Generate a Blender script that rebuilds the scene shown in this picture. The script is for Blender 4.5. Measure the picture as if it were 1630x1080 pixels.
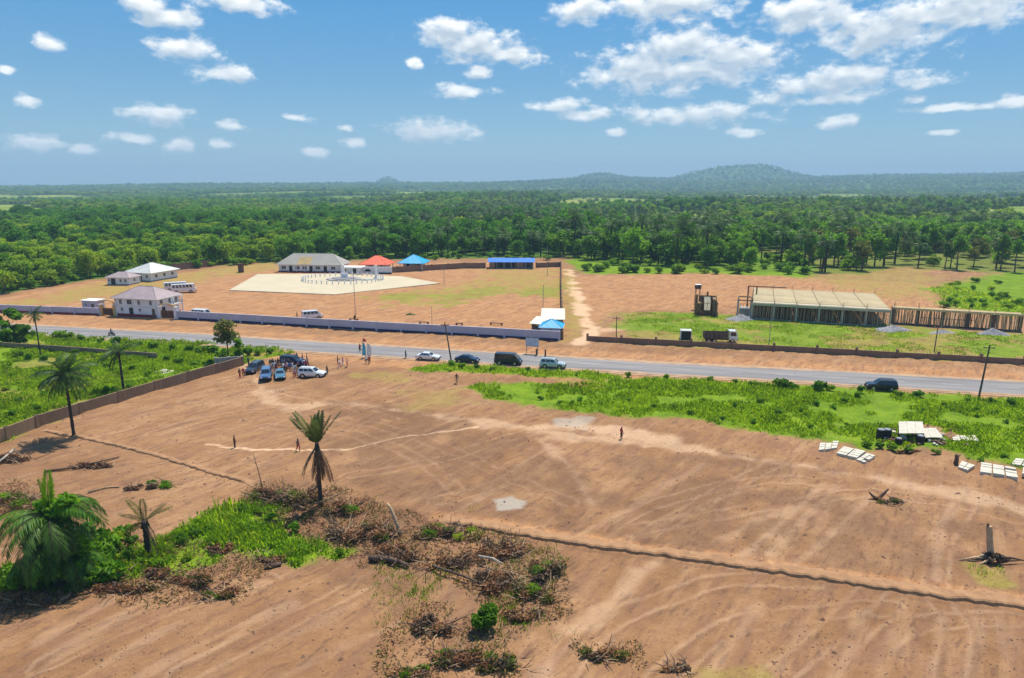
import bpy, bmesh, math, random
import numpy as np
from mathutils import Vector, Matrix

for o in list(bpy.data.objects):
    bpy.data.objects.remove(o, do_unlink=True)
scene = bpy.context.scene
COL = scene.collection
R = math.radians
random.seed(7)
rng = np.random.default_rng(11)

# ------------------------------------------------------------------ camera
CAM_H = 34.0
F = 1630 * 24 / 36                      # focal length in photo pixels
PITCH = math.atan(248 / F)
cam = bpy.data.cameras.new('camera')
cam.lens = 24; cam.sensor_width = 36; cam.sensor_fit = 'HORIZONTAL'
cam.clip_start = 0.5; cam.clip_end = 60000
camo = bpy.data.objects.new('camera', cam)
camo.location = (0, 0, CAM_H); camo.rotation_euler = (R(90) - PITCH, 0, 0)
COL.objects.link(camo); scene.camera = camo
scene.render.resolution_x = 1024; scene.render.resolution_y = 678

# ------------------------------------------------------------------ light
SUN_EL = R(66); SUN_AZ = math.atan2(1.9, 3.8)        # from +Y towards +X
sd = Vector((math.cos(SUN_EL) * math.sin(SUN_AZ), math.cos(SUN_EL) * math.cos(SUN_AZ), math.sin(SUN_EL)))
sun = bpy.data.lights.new('sun', 'SUN'); sun.energy = 4.2; sun.angle = R(0.5); sun.color = (1.0, 0.93, 0.81)
suno = bpy.data.objects.new('sun', sun); suno.rotation_euler = sd.to_track_quat('Z', 'Y').to_euler()
suno.location = (40, 60, 300); COL.objects.link(suno)

scene.view_settings.view_transform = 'Standard'; scene.view_settings.look = 'None'
scene.view_settings.exposure = 0.58; scene.view_settings.gamma = 1
scene.view_settings.use_curve_mapping = False

scene.cycles.max_bounces = 5; scene.cycles.diffuse_bounces = 2; scene.cycles.glossy_bounces = 2; scene.cycles.transmission_bounces = 3; scene.cycles.volume_bounces = 0

# ------------------------------------------------------------------ world: clear sky + cumulus
w = bpy.data.worlds.new('World'); scene.world = w; w.use_nodes = True
nt = w.node_tree; nt.nodes.clear(); N = nt.nodes; L = nt.links
def nd(t, **k):
    n = N.new(t)
    for a, b in k.items(): setattr(n, a, b)
    return n
def mth(op, a, b=None, c=None):
    n = nd('ShaderNodeMath', operation=op)
    for i, v in enumerate((a, b, c)):
        if v is None: continue
        if isinstance(v, (int, float)): n.inputs[i].default_value = v
        else: L.new(v, n.inputs[i])
    return n.outputs[0]
sky = nd('ShaderNodeTexSky', sky_type='NISHITA')
sky.sun_disc = False; sky.sun_elevation = SUN_EL; sky.sun_rotation = SUN_AZ
sky.altitude = 300; sky.air_density = 1.0; sky.dust_density = 0.35; sky.ozone_density = 3.0
hs = nd('ShaderNodeHueSaturation'); hs.inputs['Hue'].default_value = 0.505; hs.inputs['Saturation'].default_value = 1.38; hs.inputs['Value'].default_value = 0.62
L.new(sky.outputs[0], hs.inputs['Color'])
gam = nd('ShaderNodeMixRGB', blend_type='MULTIPLY'); gam.inputs['Fac'].default_value = 1.0
gam.inputs['Color2'].default_value = (0.98, 1.0, 1.02, 1); L.new(hs.outputs[0], gam.inputs['Color1'])
tc0 = nd('ShaderNodeTexCoord'); sp0 = nd('ShaderNodeSeparateXYZ'); L.new(tc0.outputs['Generated'], sp0.inputs[0])
blue = nd('ShaderNodeValToRGB'); bw = nd('ShaderNodeMapRange'); bw.inputs['From Max'].default_value = 1.0; L.new(sp0.outputs[2], bw.inputs['Value']); L.new(bw.outputs[0], blue.inputs[0])
ce = blue.color_ramp.elements; ce[0].position = 0.0; ce[0].color = (.52,.80,.96,1); ce[1].position = 1.0; ce[1].color = (.05,.28,.86,1)
x_ = ce.new(.06); x_.color = (.37,.70,.95,1); x_ = ce.new(.14); x_.color = (.235,.585,.94,1); x_ = ce.new(.27); x_.color = (.100,.490,1.0,1)
bsc = nd('ShaderNodeVectorMath', operation='SCALE'); bsc.inputs['Scale'].default_value = 4.0; L.new(blue.outputs[0], bsc.inputs[0])
smx = nd('ShaderNodeMixRGB'); smx.inputs['Fac'].default_value = .72; L.new(gam.outputs[0], smx.inputs['Color1']); L.new(bsc.outputs[0], smx.inputs['Color2'])
tc = nd('ShaderNodeTexCoord'); sp = nd('ShaderNodeSeparateXYZ'); L.new(tc.outputs['Generated'], sp.inputs[0])
az = mth('ARCTAN2', sp.outputs[0], sp.outputs[1]); el = mth('ARCSINE', sp.outputs[2])
au = mth('MULTIPLY', az, F); ev = mth('MULTIPLY', el, F)
cmb = nd('ShaderNodeCombineXYZ'); L.new(au, cmb.inputs[0]); L.new(ev, cmb.inputs[1])
def noise_w(scale, detail, rough, vec, seed=0.0, sx=1, sy=1):
    m = nd('ShaderNodeVectorMath', operation='MULTIPLY_ADD')
    m.inputs[1].default_value = (scale * sx, scale * sy, 0); m.inputs[2].default_value = (seed, seed * 1.7, seed * .3)
    L.new(vec, m.inputs[0])
    n = nd('ShaderNodeTexNoise'); n.inputs['Scale'].default_value = 1; n.inputs['Detail'].default_value = detail; n.inputs['Roughness'].default_value = rough
    L.new(m.outputs[0], n.inputs['Vector'])
    return n
def px_dir(px, py):
    x = (px - 815) / F; y = (540 - py) / F
    d = Vector((x, math.cos(PITCH) + y * math.sin(PITCH), -math.sin(PITCH) + y * math.cos(PITCH))).normalized()
    return math.atan2(d.x, d.y) * F, math.asin(d.z) * F
CLOUDS = [(235,12,38,22),(280,28,45,15),(385,4,52,13),(285,78,50,16),(320,70,24,14),(355,117,48,12),(68,68,24,12),(10,111,13,8),(43,160,21,9),
 (258,183,48,15),(45,229,46,13),(133,239,22,8),(215,223,34,8),(283,232,22,13),(350,229,20,6),(373,202,20,8),(501,243,20,8),(563,228,18,8),(549,204,12,6),
 (715,55,50,22),(755,72,60,22),(815,90,44,14),(735,145,38,10),(762,115,22,10),(690,209,56,15),(930,18,48,18),(1060,10,92,22),
 (1090,72,62,26),(1040,112,90,30),(1165,88,72,22),(1110,110,110,24),(895,168,42,9),(935,182,46,8),(1100,184,92,13),(980,211,20,6),
 (1290,18,72,26),(1400,52,90,34),(1530,16,140,26),(1360,85,22,9),(1345,130,108,19),(1225,160,30,9),(1310,160,60,7),(1455,158,24,7),(1520,171,60,5),
 (1612,160,26,9),(1495,211,22,4),(1330,196,30,10),(1185,211,24,7),(470,188,20,6),(660,100,14,7)]
def field(vec, fine=True):
    acc = None
    for (px, py, rx, ry) in CLOUDS:
        a0, e0 = px_dir(px, py); a1, _ = px_dir(px + rx, py); _, e1 = px_dir(px, py - ry)
        kb = 1.12 if rx > 50 else 1.0
        ra = max(abs(a1 - a0), 4) * 1.42 * kb; re = max(abs(e1 - e0), 3) * 1.55 * kb
        m = nd('ShaderNodeVectorMath', operation='MULTIPLY_ADD'); m.inputs[1].default_value = (1/ra, 1/re, 0); m.inputs[2].default_value = (-a0/ra, -e0/re, 0)
        L.new(vec, m.inputs[0])
        l = nd('ShaderNodeVectorMath', operation='LENGTH'); L.new(m.outputs[0], l.inputs[0])
        acc = l.outputs['Value'] if acc is None else mth('MINIMUM', acc, l.outputs['Value'])
    blob = mth('SUBTRACT', 1.0, acc)
    # beyond the picture the same kind of cumulus goes on, from a noise field
    g = noise_w(1/170, 1, .55, vec, 3.1, 1, 2.2)
    gen = mth('MULTIPLY', mth('SUBTRACT', g.outputs['Fac'], 0.57), 4.5)
    sepv = nd('ShaderNodeSeparateXYZ'); L.new(vec, sepv.inputs[0])
    outx = mth('MULTIPLY', mth('SUBTRACT', mth('ABSOLUTE', sepv.outputs[0]), 735), 1/60)
    outy = mth('MULTIPLY', mth('SUBTRACT', sepv.outputs[1], 330), 1/40)
    out = mth('MINIMUM', mth('MAXIMUM', mth('MAXIMUM', outx, outy), 0), 1)
    genm = mth('SUBTRACT', mth('MULTIPLY', mth('ADD', gen, 1.0), out), 1.0)
    tot = mth('MAXIMUM', blob, genm)
    n1 = noise_w(1/34, 5 if fine else 1.5, .60, vec, 0.0, 1, 1.7)
    nn = mth('MULTIPLY', mth('SUBTRACT', n1.outputs['Fac'], .5), 2.35)
    return mth('ADD', tot, nn)
d0 = field(cmb.outputs[0])
off = nd('ShaderNodeVectorMath', operation='ADD'); off.inputs[1].default_value = (3, 13, 0); L.new(cmb.outputs[0], off.inputs[0])
d1 = field(off.outputs[0], False)
mr = nd('ShaderNodeMapRange', interpolation_type='SMOOTHSTEP'); mr.inputs['From Min'].default_value = 0.02; mr.inputs['From Max'].default_value = 0.74
L.new(d0, mr.inputs['Value'])
lowfade = nd('ShaderNodeMapRange'); lowfade.inputs['From Min'].default_value = 25; lowfade.inputs['From Max'].default_value = 190
lowfade.inputs['To Min'].default_value = 0.7; lowfade.inputs['To Max'].default_value = 0.97; L.new(ev, lowfade.inputs['Value'])
alpha = mth('MULTIPLY', mr.outputs[0], lowfade.outputs[0])
ms = nd('ShaderNodeMapRange'); ms.inputs['From Min'].default_value = -0.1; ms.inputs['From Max'].default_value = 0.85; L.new(d1, ms.inputs['Value'])
cc = nd('ShaderNodeMixRGB'); L.new(ms.outputs[0], cc.inputs['Fac'])
cc.inputs['Color1'].default_value = (6.9, 6.9, 6.7, 1); cc.inputs['Color2'].default_value = (3.2, 3.8, 4.4, 1)
mx = nd('ShaderNodeMixRGB'); L.new(alpha, mx.inputs['Fac']); L.new(smx.outputs[0], mx.inputs['Color1']); L.new(cc.outputs[0], mx.inputs['Color2'])
bg = nd('ShaderNodeBackground'); bg.inputs['Strength'].default_value = 0.12; L.new(mx.outputs[0], bg.inputs['Color'])
w.cycles.sampling_method = 'MANUAL'; w.cycles.sample_map_resolution = 256
wo = nd('ShaderNodeOutputWorld'); L.new(bg.outputs[0], wo.inputs['Surface'])

# ------------------------------------------------------------------ helpers
def G(px, py, z=0.0):
    """where the ray through a photo pixel meets the level z (metres)"""
    x = (px - 815) / F; y = (540 - py) / F
    Y = math.cos(PITCH) + y * math.sin(PITCH); Z = -math.sin(PITCH) + y * math.cos(PITCH)
    t = (z - CAM_H) / Z
    return Vector((x * t, Y * t, z))
def GP(pts): return [tuple(G(*p)[:2]) for p in pts]

_perm = np.random.default_rng(3).permutation(512)
_perm = np.concatenate([_perm, _perm, _perm])
_val = np.random.default_rng(4).random(512)
def vnoise(x, y):
    x = np.asarray(x, float); y = np.asarray(y, float)
    xi = np.floor(x).astype(int); yi = np.floor(y).astype(int); fx = x - xi; fy = y - yi
    fx = fx * fx * (3 - 2 * fx); fy = fy * fy * (3 - 2 * fy)
    def h(a, b): return _val[_perm[(_perm[a & 511] + b) & 511]]
    return (h(xi, yi) * (1 - fx) + h(xi + 1, yi) * fx) * (1 - fy) + (h(xi, yi + 1) * (1 - fx) + h(xi + 1, yi + 1) * fx) * fy
def fbm(x, y, o=4, g=.5):
    s = 0; a = 1; t = 0
    for i in range(o):
        s = s + a * vnoise(x * 2**i + 17.3 * i, y * 2**i - 9.1 * i); t += a; a *= g
    return s / t
def sstep(a, b, x):
    t = np.clip((x - a) / (b - a), 0, 1); return t * t * (3 - 2 * t)
def sdf_poly(X, Y, poly):
    """signed distance, positive inside"""
    d = np.full(X.shape, 1e18); ins = np.zeros(X.shape, bool)
    n = len(poly)
    for i in range(n):
        ax, ay = poly[i]; bx, by = poly[(i + 1) % n]
        ex, ey = bx - ax, by - ay; l2 = ex * ex + ey * ey + 1e-9
        t = np.clip(((X - ax) * ex + (Y - ay) * ey) / l2, 0, 1)
        d = np.minimum(d, (X - ax - t * ex)**2 + (Y - ay - t * ey)**2)
        c = ((ay > Y) != (by > Y)) & (X < (bx - ax) * (Y - ay) / ((by - ay) if abs(by - ay) > 1e-9 else 1e-9) + ax)
        ins ^= c
    d = np.sqrt(d); return np.where(ins, d, -d)
def dist_line(X, Y, pts):
    """distance to a polyline and signed side offset"""
    d = np.full(X.shape, 1e9); s = np.zeros(X.shape)
    for (ax, ay), (bx, by) in zip(pts[:-1], pts[1:]):
        ex, ey = bx - ax, by - ay; l2 = ex * ex + ey * ey + 1e-9
        t = np.clip(((X - ax) * ex + (Y - ay) * ey) / l2, 0, 1)
        qx = X - ax - t * ex; qy = Y - ay - t * ey
        dd = np.sqrt(qx**2 + qy**2); c = (ex * qy - ey * qx)
        m = dd < d; d = np.where(m, dd, d); s = np.where(m, np.sign(c) * dd, s)
    return d, s

# ------------------------------------------------------------------ materials
def new_mat(name):
    m = bpy.data.materials.new(name); m.use_nodes = True
    t = m.node_tree; t.nodes.clear()
    out = t.nodes.new('ShaderNodeOutputMaterial'); b = t.nodes.new('ShaderNodeBsdfPrincipled')
    t.links.new(b.outputs[0], out.inputs['Surface'])
    return m, t, b, out
def mat(name, col, rough=.8, var=.18, scale=1.5, bump=0.0, bscale=8.0, metal=0.0, spec=.3, col2=None, wave=None, streak=None, per_obj=0.0, srot=0.0):
    """weathered surface: base colour broken up by noise, optional second colour, ribs and per-object tint"""
    m, t, b, out = new_mat(name); n = t.nodes; l = t.links
    tcn = n.new('ShaderNodeTexCoord'); vec = tcn.outputs['Object']
    nz = n.new('ShaderNodeTexNoise'); nz.inputs['Scale'].default_value = scale; nz.inputs['Detail'].default_value = 6; nz.inputs['Roughness'].default_value = .65
    if streak:
        mp = n.new('ShaderNodeMapping'); mp.vector_type = 'TEXTURE'; mp.inputs['Rotation'].default_value = (0, 0, srot); mp.inputs['Scale'].default_value = tuple(1/q_ for q_ in streak); l.new(vec, mp.inputs[0]); l.new(mp.outputs[0], nz.inputs['Vector'])
    else: l.new(vec, nz.inputs['Vector'])
    rp = n.new('ShaderNodeValToRGB'); c = Vector(col[:3]); c2 = Vector(col2[:3]) if col2 else c * (1 - var * 1.6)
    hi = c * (1 + var) if not col2 else c
    rp.color_ramp.elements[0].position = .3; rp.color_ramp.elements[1].position = .7
    rp.color_ramp.elements[0].color = (*c2, 1); rp.color_ramp.elements[1].color = (min(hi[0],.95), min(hi[1],.95), min(hi[2],.95), 1)
    l.new(nz.outputs['Fac'], rp.inputs[0]); src = rp.outputs[0]
    if per_obj:
        oi = n.new('ShaderNodeObjectInfo'); hv = n.new('ShaderNodeHueSaturation')
        mr = n.new('ShaderNodeMapRange'); mr.inputs['To Min'].default_value = 1 - per_obj; mr.inputs['To Max'].default_value = 1 + per_obj
        l.new(oi.outputs['Random'], mr.inputs[0]); l.new(mr.outputs[0], hv.inputs['Value']); l.new(src, hv.inputs['Color']); src = hv.outputs[0]
    l.new(src, b.inputs['Base Color'])
    b.inputs['Roughness'].default_value = rough; b.inputs['Metallic'].default_value = metal; b.inputs['Specular IOR Level'].default_value = spec
    hsrc = None
    if wave:
        wv = n.new('ShaderNodeTexWave'); wv.inputs['Scale'].default_value = wave[0]; wv.bands_direction = wave[1]; l.new(vec, wv.inputs['Vector']); hsrc = wv.outputs['Fac']
    elif bump:
        nb = n.new('ShaderNodeTexNoise'); nb.inputs['Scale'].default_value = bscale; nb.inputs['Detail'].default_value = 4; l.new(vec, nb.inputs['Vector']); hsrc = nb.outputs['Fac']
    if hsrc:
        bp = n.new('ShaderNodeBump'); bp.inputs['Strength'].default_value = .6; bp.inputs['Distance'].default_value = bump or .05; l.new(hsrc, bp.inputs['Height']); l.new(bp.outputs[0], b.inputs['Normal'])
    return m
def leaf_mat(name, lo, hi, third=None, trans=.6, vscale=.35, rnd=.55):
    """foliage: colour varies by plant and by clump; light passes through the leaves"""
    m, t, b, out = new_mat(name); n = t.nodes; l = t.links
    oi = n.new('ShaderNodeObjectInfo'); g = n.new('ShaderNodeNewGeometry')
    nz = n.new('ShaderNodeTexNoise'); nz.inputs['Scale'].default_value = vscale; nz.inputs['Detail'].default_value = 3
    l.new(g.outputs['Position'], nz.inputs['Vector'])
    a = n.new('ShaderNodeMath'); a.operation = 'MULTIPLY_ADD'; a.inputs[1].default_value = rnd; l.new(oi.outputs['Random'], a.inputs[0])
    mm = n.new('ShaderNodeMath'); mm.operation = 'MULTIPLY_ADD'; mm.inputs[1].default_value = 1.5; mm.inputs[2].default_value = -.25 - rnd * .5; l.new(nz.outputs['Fac'], mm.inputs[0]); l.new(mm.outputs[0], a.inputs[2])
    li = n.new('ShaderNodeMath'); li.operation = 'MULTIPLY_ADD'; li.inputs[1].default_value = .5; l.new(g.outputs['Random Per Island'], li.inputs[0])
    sb = n.new('ShaderNodeMath'); sb.operation = 'SUBTRACT'; sb.inputs[1].default_value = .25; l.new(a.outputs[0], sb.inputs[0]); l.new(sb.outputs[0], li.inputs[2])
    rp = n.new('ShaderNodeValToRGB'); rp.color_ramp.elements[0].position = .12; rp.color_ramp.elements[1].position = .8
    rp.color_ramp.elements[0].color = (*lo, 1); rp.color_ramp.elements[1].color = (*hi, 1)
    if third:
        e = rp.color_ramp.elements.new(.97); e.color = (*third, 1)
    l.new(li.outputs[0], rp.inputs[0]); l.new(rp.outputs[0], b.inputs['Base Color'])
    b.inputs['Roughness'].default_value = .55; b.inputs['Specular IOR Level'].default_value = .25
    tr = n.new('ShaderNodeBsdfTranslucent'); l.new(rp.outputs[0], tr.inputs['Color'])
    ms = n.new('ShaderNodeMixShader'); ms.inputs[0].default_value = trans; l.new(b.outputs[0], ms.inputs[1]); l.new(tr.outputs[0], ms.inputs[2])
    l.new(ms.outputs[0], out.inputs['Surface'])
    return m

M = {}
M['white'] = mat('white_paint', (.80,.78,.78), .7, .06, .8, streak=(1,1,.3))
M['offwhite'] = mat('off_white_paint', (.72,.70,.66), .75, .08, .8)
M['lilac'] = mat('lilac_white_paint', (.50,.50,.60), .8, .10, .5, streak=(1,1,.25), col2=(.38,.38,.46))
M['navy'] = mat('navy_paint', (.030,.030,.085), .6, .2, .7)
M['maroon'] = mat('maroon_paint', (.25,.028,.035), .65, .2, .7)
M['roof_gate'] = mat('roof_dusty_mauve', (.36,.285,.285), .6, .12, .5, bump=.04, wave=(1.2,'X'))
M['roof_pale'] = mat('roof_pale_aluminium', (.56,.57,.52), .45, .10, .5, bump=.04, wave=(1.2,'X'), metal=.1)
M['roof_grey'] = mat('roof_grey_sheet', (.36,.34,.28), .55, .15, .3, bump=.04, wave=(1.2,'X'), col2=(.30,.28,.25))
M['roof_tan'] = mat('roof_tan_sheet', (.42,.30,.13), .6, .15, .4)
M['roof_orange'] = mat('roof_orange_sheet', (.78,.13,.055), .5, .12, .5, bump=.04, wave=(1.2,'X'))
M['roof_cyan'] = mat('roof_cyan_sheet', (.015,.36,.62), .45, .12, .5, bump=.04, wave=(1.2,'X'))
M['roof_blue'] = mat('roof_blue_sheet', (.012,.17,.58), .45, .14, .5, bump=.04, wave=(1.2,'X'))
M['roof_cream'] = mat('roof_cream_sheet', (.70,.66,.52), .5, .10, .6, bump=.04, wave=(1.4,'X'))
M['glass'] = mat('dark_glass', (.025,.03,.045), .12, .2, 1, spec=.6)
M['carglass'] = mat('car_glass', (.02,.028,.035), .06, .1, 1, spec=.8)
M['black'] = mat('black_rubber', (.02,.02,.022), .7, .2, 3)
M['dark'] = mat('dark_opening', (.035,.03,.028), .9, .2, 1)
M['steel'] = mat('grey_steel', (.32,.32,.33), .45, .2, 3, metal=.5)
M['chrome'] = mat('wheel_alloy', (.5,.5,.52), .3, .1, 3, metal=.7)
M['concrete'] = mat('pale_concrete', (.50,.44,.31), .85, .16, .25, bump=.03)
M['concrete_deck'] = mat('concrete_deck', (.41,.33,.19), .9, .14, .18, bump=.02, per_obj=.05)
M['concrete_grey'] = mat('grey_concrete', (.36,.34,.32), .9, .2, .6, bump=.03)
M['kerb'] = mat('white_kerb', (.66,.63,.58), .85, .15, 1)
M['block'] = mat('brown_block_wall', (.30,.185,.115), .92, .25, .7, bump=.05, bscale=5, col2=(.17,.105,.075))
M['blocktan'] = mat('tan_block_wall', (.33,.225,.135), .92, .25, .6, bump=.05, bscale=5, col2=(.20,.135,.085), streak=(1,1,.4))
M['timber'] = mat('raw_timber', (.60,.43,.23), .85, .3, 2, streak=(1,1,.2), per_obj=.35)
M['timberdark'] = mat('weathered_timber', (.16,.10,.07), .9, .3, 2, streak=(1,1,.2))
M['pole'] = mat('weathered_pole', (.13,.10,.085), .9, .3, 2, streak=(3,3,.2))
M['bark'] = mat('bark', (.16,.115,.08), .95, .35, 2.5, bump=.05, streak=(2,2,.6))
M['barkdark'] = mat('palm_bark', (.055,.045,.035), .95, .35, 3, bump=.06, streak=(1,1,3))
M['barkpale'] = mat('pale_bark', (.42,.36,.28), .9, .25, 2, streak=(3,3,.4))
M['deadwood'] = mat('bleached_wood', (.50,.34,.20), .9, .3, 2, bump=.04, streak=(3,3,.5))
M['root'] = mat('torn_root', (.13,.085,.06), .95, .4, 3, bump=.05)
M['sheet'] = mat('cream_blocks', (.64,.60,.49), .85, .12, 2.0, col2=(.46,.42,.33))
M['tank'] = mat('black_plastic', (.018,.018,.022), .45, .2, 1)
M['brown'] = mat('rusty_brown_boards', (.34,.21,.10), .9, .3, 1.5, col2=(.13,.075,.045))
M['gravel'] = mat('grey_gravel', (.27,.265,.27), .95, .35, 3, bump=.1, bscale=6)
M['earth'] = mat('heaped_earth', (.40,.225,.110), .95, .3, .9, bump=.16, bscale=2.2, col2=(.27,.145,.072))
M['rust'] = mat('rusty_steel', (.16,.07,.04), .8, .3, 3)
M['amber'] = mat('ochre_paint', (.62,.40,.12), .7, .15, 1)
M['signface'] = mat('faded_board', (.62,.60,.64), .6, .12, 1.2, col2=(.44,.42,.47))
M['bannerc'] = mat('cyan_cloth', (.10,.46,.60), .7, .2, 2)
M['bannerw'] = mat('white_cloth', (.75,.75,.72), .8, .1, 2)
M['bannerr'] = mat('red_cloth', (.55,.05,.05), .8, .1, 2)
M['lamp_red'] = mat('tail_light', (.45,.02,.02), .3, .1, 2)
M['lamp_clear'] = mat('head_light', (.75,.76,.78), .15, .05, 2)
def paint(name, col, rough=.28, metal=.15):
    m = mat(name, col, rough, .05, 1.0, metal=metal, spec=.6)
    b = [n for n in m.node_tree.nodes if n.type == 'BSDF_PRINCIPLED'][0]; b.inputs['Coat Weight'].default_value = .6; b.inputs['Coat Roughness'].default_value = .12
    return m
M['p_white'] = paint('car_white', (.78,.78,.77)); M['p_navy'] = paint('car_navy', (.018,.024,.06)); M['p_black'] = paint('car_black', (.014,.015,.02))
M['p_silver'] = paint('car_silver_green', (.55,.62,.60), metal=.3); M['p_blue'] = paint('car_steel_blue', (.10,.19,.33), metal=.3)
M['p_teal'] = paint('car_teal', (.09,.22,.30), metal=.3); M['p_dkgrey'] = paint('car_grey', (.05,.06,.08), metal=.3)
# foliage
M['lf_yellow'] = leaf_mat('leaves_yellow_green', (.115,.225,.006), (.340,.490,.014), (.44,.50,.03))
M['lf_mid'] = leaf_mat('leaves_mid_green', (.065,.175,.007), (.215,.430,.014))
M['lf_dark'] = leaf_mat('leaves_dark_green', (.038,.125,.008), (.120,.320,.014))
M['lf_lush'] = leaf_mat('leaves_lush_green', (.080,.190,.006), (.240,.420,.014))
M['lf_palmgreen'] = leaf_mat('palm_leaflets_green', (.030,.095,.008), (.115,.260,.016), trans=.35)
M['lf_palm'] = leaf_mat('palm_leaflets', (.022,.064,.012), (.085,.170,.024), trans=.25)
M['lf_palmpale'] = leaf_mat('palm_leaflets_pale', (.090,.120,.025), (.230,.240,.080), trans=.3)
M['lf_dead'] = leaf_mat('dead_leaves', (.150,.062,.028), (.340,.160,.064), (.38,.23,.09), trans=.15, vscale=1.2)
M['lf_dry'] = leaf_mat('dry_ochre_leaves', (.19,.125,.038), (.36,.235,.075), (.32,.29,.06), trans=.2, vscale=1.0)
M['lf_char'] = leaf_mat('dark_dead_leaves', (.055,.036,.024), (.180,.110,.062), trans=.1, vscale=1.2)
M['lf_olive'] = leaf_mat('leaves_olive', (.085,.105,.016), (.210,.230,.040))
M['lf_grass'] = leaf_mat('grass_blades', (.160,.270,.006), (.370,.540,.014), (.46,.52,.04), trans=.65, vscale=.22)

# ------------------------------------------------------------------ mesh helpers
class MB:
    def __init__(s): s.v = []; s.f = []; s.m = []
    def add(s, vs, fs, mi=0):
        o = len(s.v); s.v += [tuple(v) for v in vs]; s.f += [tuple(i + o for i in f) for f in fs]; s.m += [mi] * len(fs); return s
    def box(s, c, d, rz=0.0, mi=0, top=(1, 1)):
        cx, cy, cz = c; hx, hy, hz = d[0]/2, d[1]/2, d[2]/2; vs = []
        ca, sa = math.cos(rz), math.sin(rz)
        for z, k in ((-hz, (1, 1)), (hz, top)):
            for x, y in ((-hx, -hy), (hx, -hy), (hx, hy), (-hx, hy)):
                x *= k[0]; y *= k[1]; vs.append((cx + x*ca - y*sa, cy + x*sa + y*ca, cz + z))
        return s.add(vs, [(3,2,1,0),(4,5,6,7),(0,1,5,4),(1,2,6,5),(2,3,7,6),(3,0,4,7)], mi)
    def tube(s, pts, rad, n=6, mi=0, cap=True):
        pts = [Vector(p) for p in pts]; rings = []
        if isinstance(rad, (int, float)): rad = [rad] * len(pts)
        for i, p in enumerate(pts):
            t = (pts[min(i+1, len(pts)-1)] - pts[max(i-1, 0)]).normalized()
            a = Vector((0,0,1)) if abs(t.z) < .9 else Vector((1,0,0))
            u = t.cross(a).normalized(); v = t.cross(u)
            rings.append([p + (u * math.cos(k*2*math.pi/n) + v * math.sin(k*2*math.pi/n)) * rad[i] for k in range(n)])
        fs = []
        for i in range(len(pts)-1):
            for k in range(n): fs.append((i*n+k, i*n+(k+1) % n, (i+1)*n+(k+1) % n, (i+1)*n+k))
        if cap: fs += [tuple(range(n-1, -1, -1)), tuple((len(pts)-1)*n + k for k in range(n))]
        return s.add([q for r in rings for q in r], fs, mi)
    def prism(s, poly, z0, z1, mi=0):
        n = len(poly)
        vs = [(x, y, z0) for x, y in poly] + [(x, y, z1) for x, y in poly]
        return s.add(vs, [tuple(range(n-1, -1, -1)), tuple(range(n, 2*n))] + [(i, (i+1) % n, n+(i+1) % n, n+i) for i in range(n)], mi)
    def wall(s, a, b, h, t, z0=0.0, mi=0):
        a = Vector(a[:2]); b = Vector(b[:2]); d = b - a
        return s.box(((a.x+b.x)/2, (a.y+b.y)/2, z0 + h/2), (d.length, t, h), math.atan2(d.y, d.x), mi)
    def mesh(s, name, mats, smooth=False):
        me = bpy.data.meshes.new(name); me.from_pydata(s.v, [], s.f)
        for m in (mats if isinstance(mats, (list, tuple)) else [mats]): me.materials.append(M[m] if isinstance(m, str) else m)
        if any(s.m): me.polygons.foreach_set('material_index', s.m)
        bm = bmesh.new(); bm.from_mesh(me); bmesh.ops.recalc_face_normals(bm, faces=bm.faces); bm.to_mesh(me); bm.free()
        if smooth: me.polygons.foreach_set('use_smooth', [True] * len(me.polygons))
        me.update(); return me
    def build(s, name, mats, parent=None, smooth=False):
        return link(name, s.mesh(name, mats, smooth), parent)
def link(name, me, parent=None, loc=None, rz=None):
    o = bpy.data.objects.new(name, me); COL.objects.link(o)
    if parent: o.parent = parent
    if loc is not None: o.location = loc
    if rz is not None: o.rotation_euler = rz if isinstance(rz, (tuple, list)) else (0, 0, rz)
    return o
def tag(o, label=None, cat=None, group=None, kind=None):
    if label: o['label'] = label
    if cat: o['category'] = cat
    if group: o['group'] = group
    if kind: o['kind'] = kind
    return o
def thing(name, label, cat, loc=(0,0,0), rz=0.0, group=None):
    o = bpy.data.objects.new(name, None); COL.objects.link(o); o.empty_display_size = .3
    o.location = loc; o.rotation_euler = (0, 0, rz); return tag(o, label, cat, group)
def quads_mesh(name, V, mats, mi=None, k=4):
    """V: (n,k,3) array -> n separate leaf faces"""
    n = V.shape[0]; me = bpy.data.meshes.new(name)
    me.vertices.add(n*k); me.vertices.foreach_set('co', V.reshape(-1).astype(np.float32))
    me.loops.add(n*k); me.loops.foreach_set('vertex_index', np.arange(n*k, dtype=np.int32))
    me.polygons.add(n); me.polygons.foreach_set('loop_start', np.arange(0, n*k, k, dtype=np.int32))
    me.polygons.foreach_set('loop_total', np.full(n, k, dtype=np.int32))
    for m in (mats if isinstance(mats, (list, tuple)) else [mats]): me.materials.append(M[m] if isinstance(m, str) else m)
    if mi is not None: me.polygons.foreach_set('material_index', np.asarray(mi, dtype=np.int32))
    me.update(calc_edges=True); return me

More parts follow.
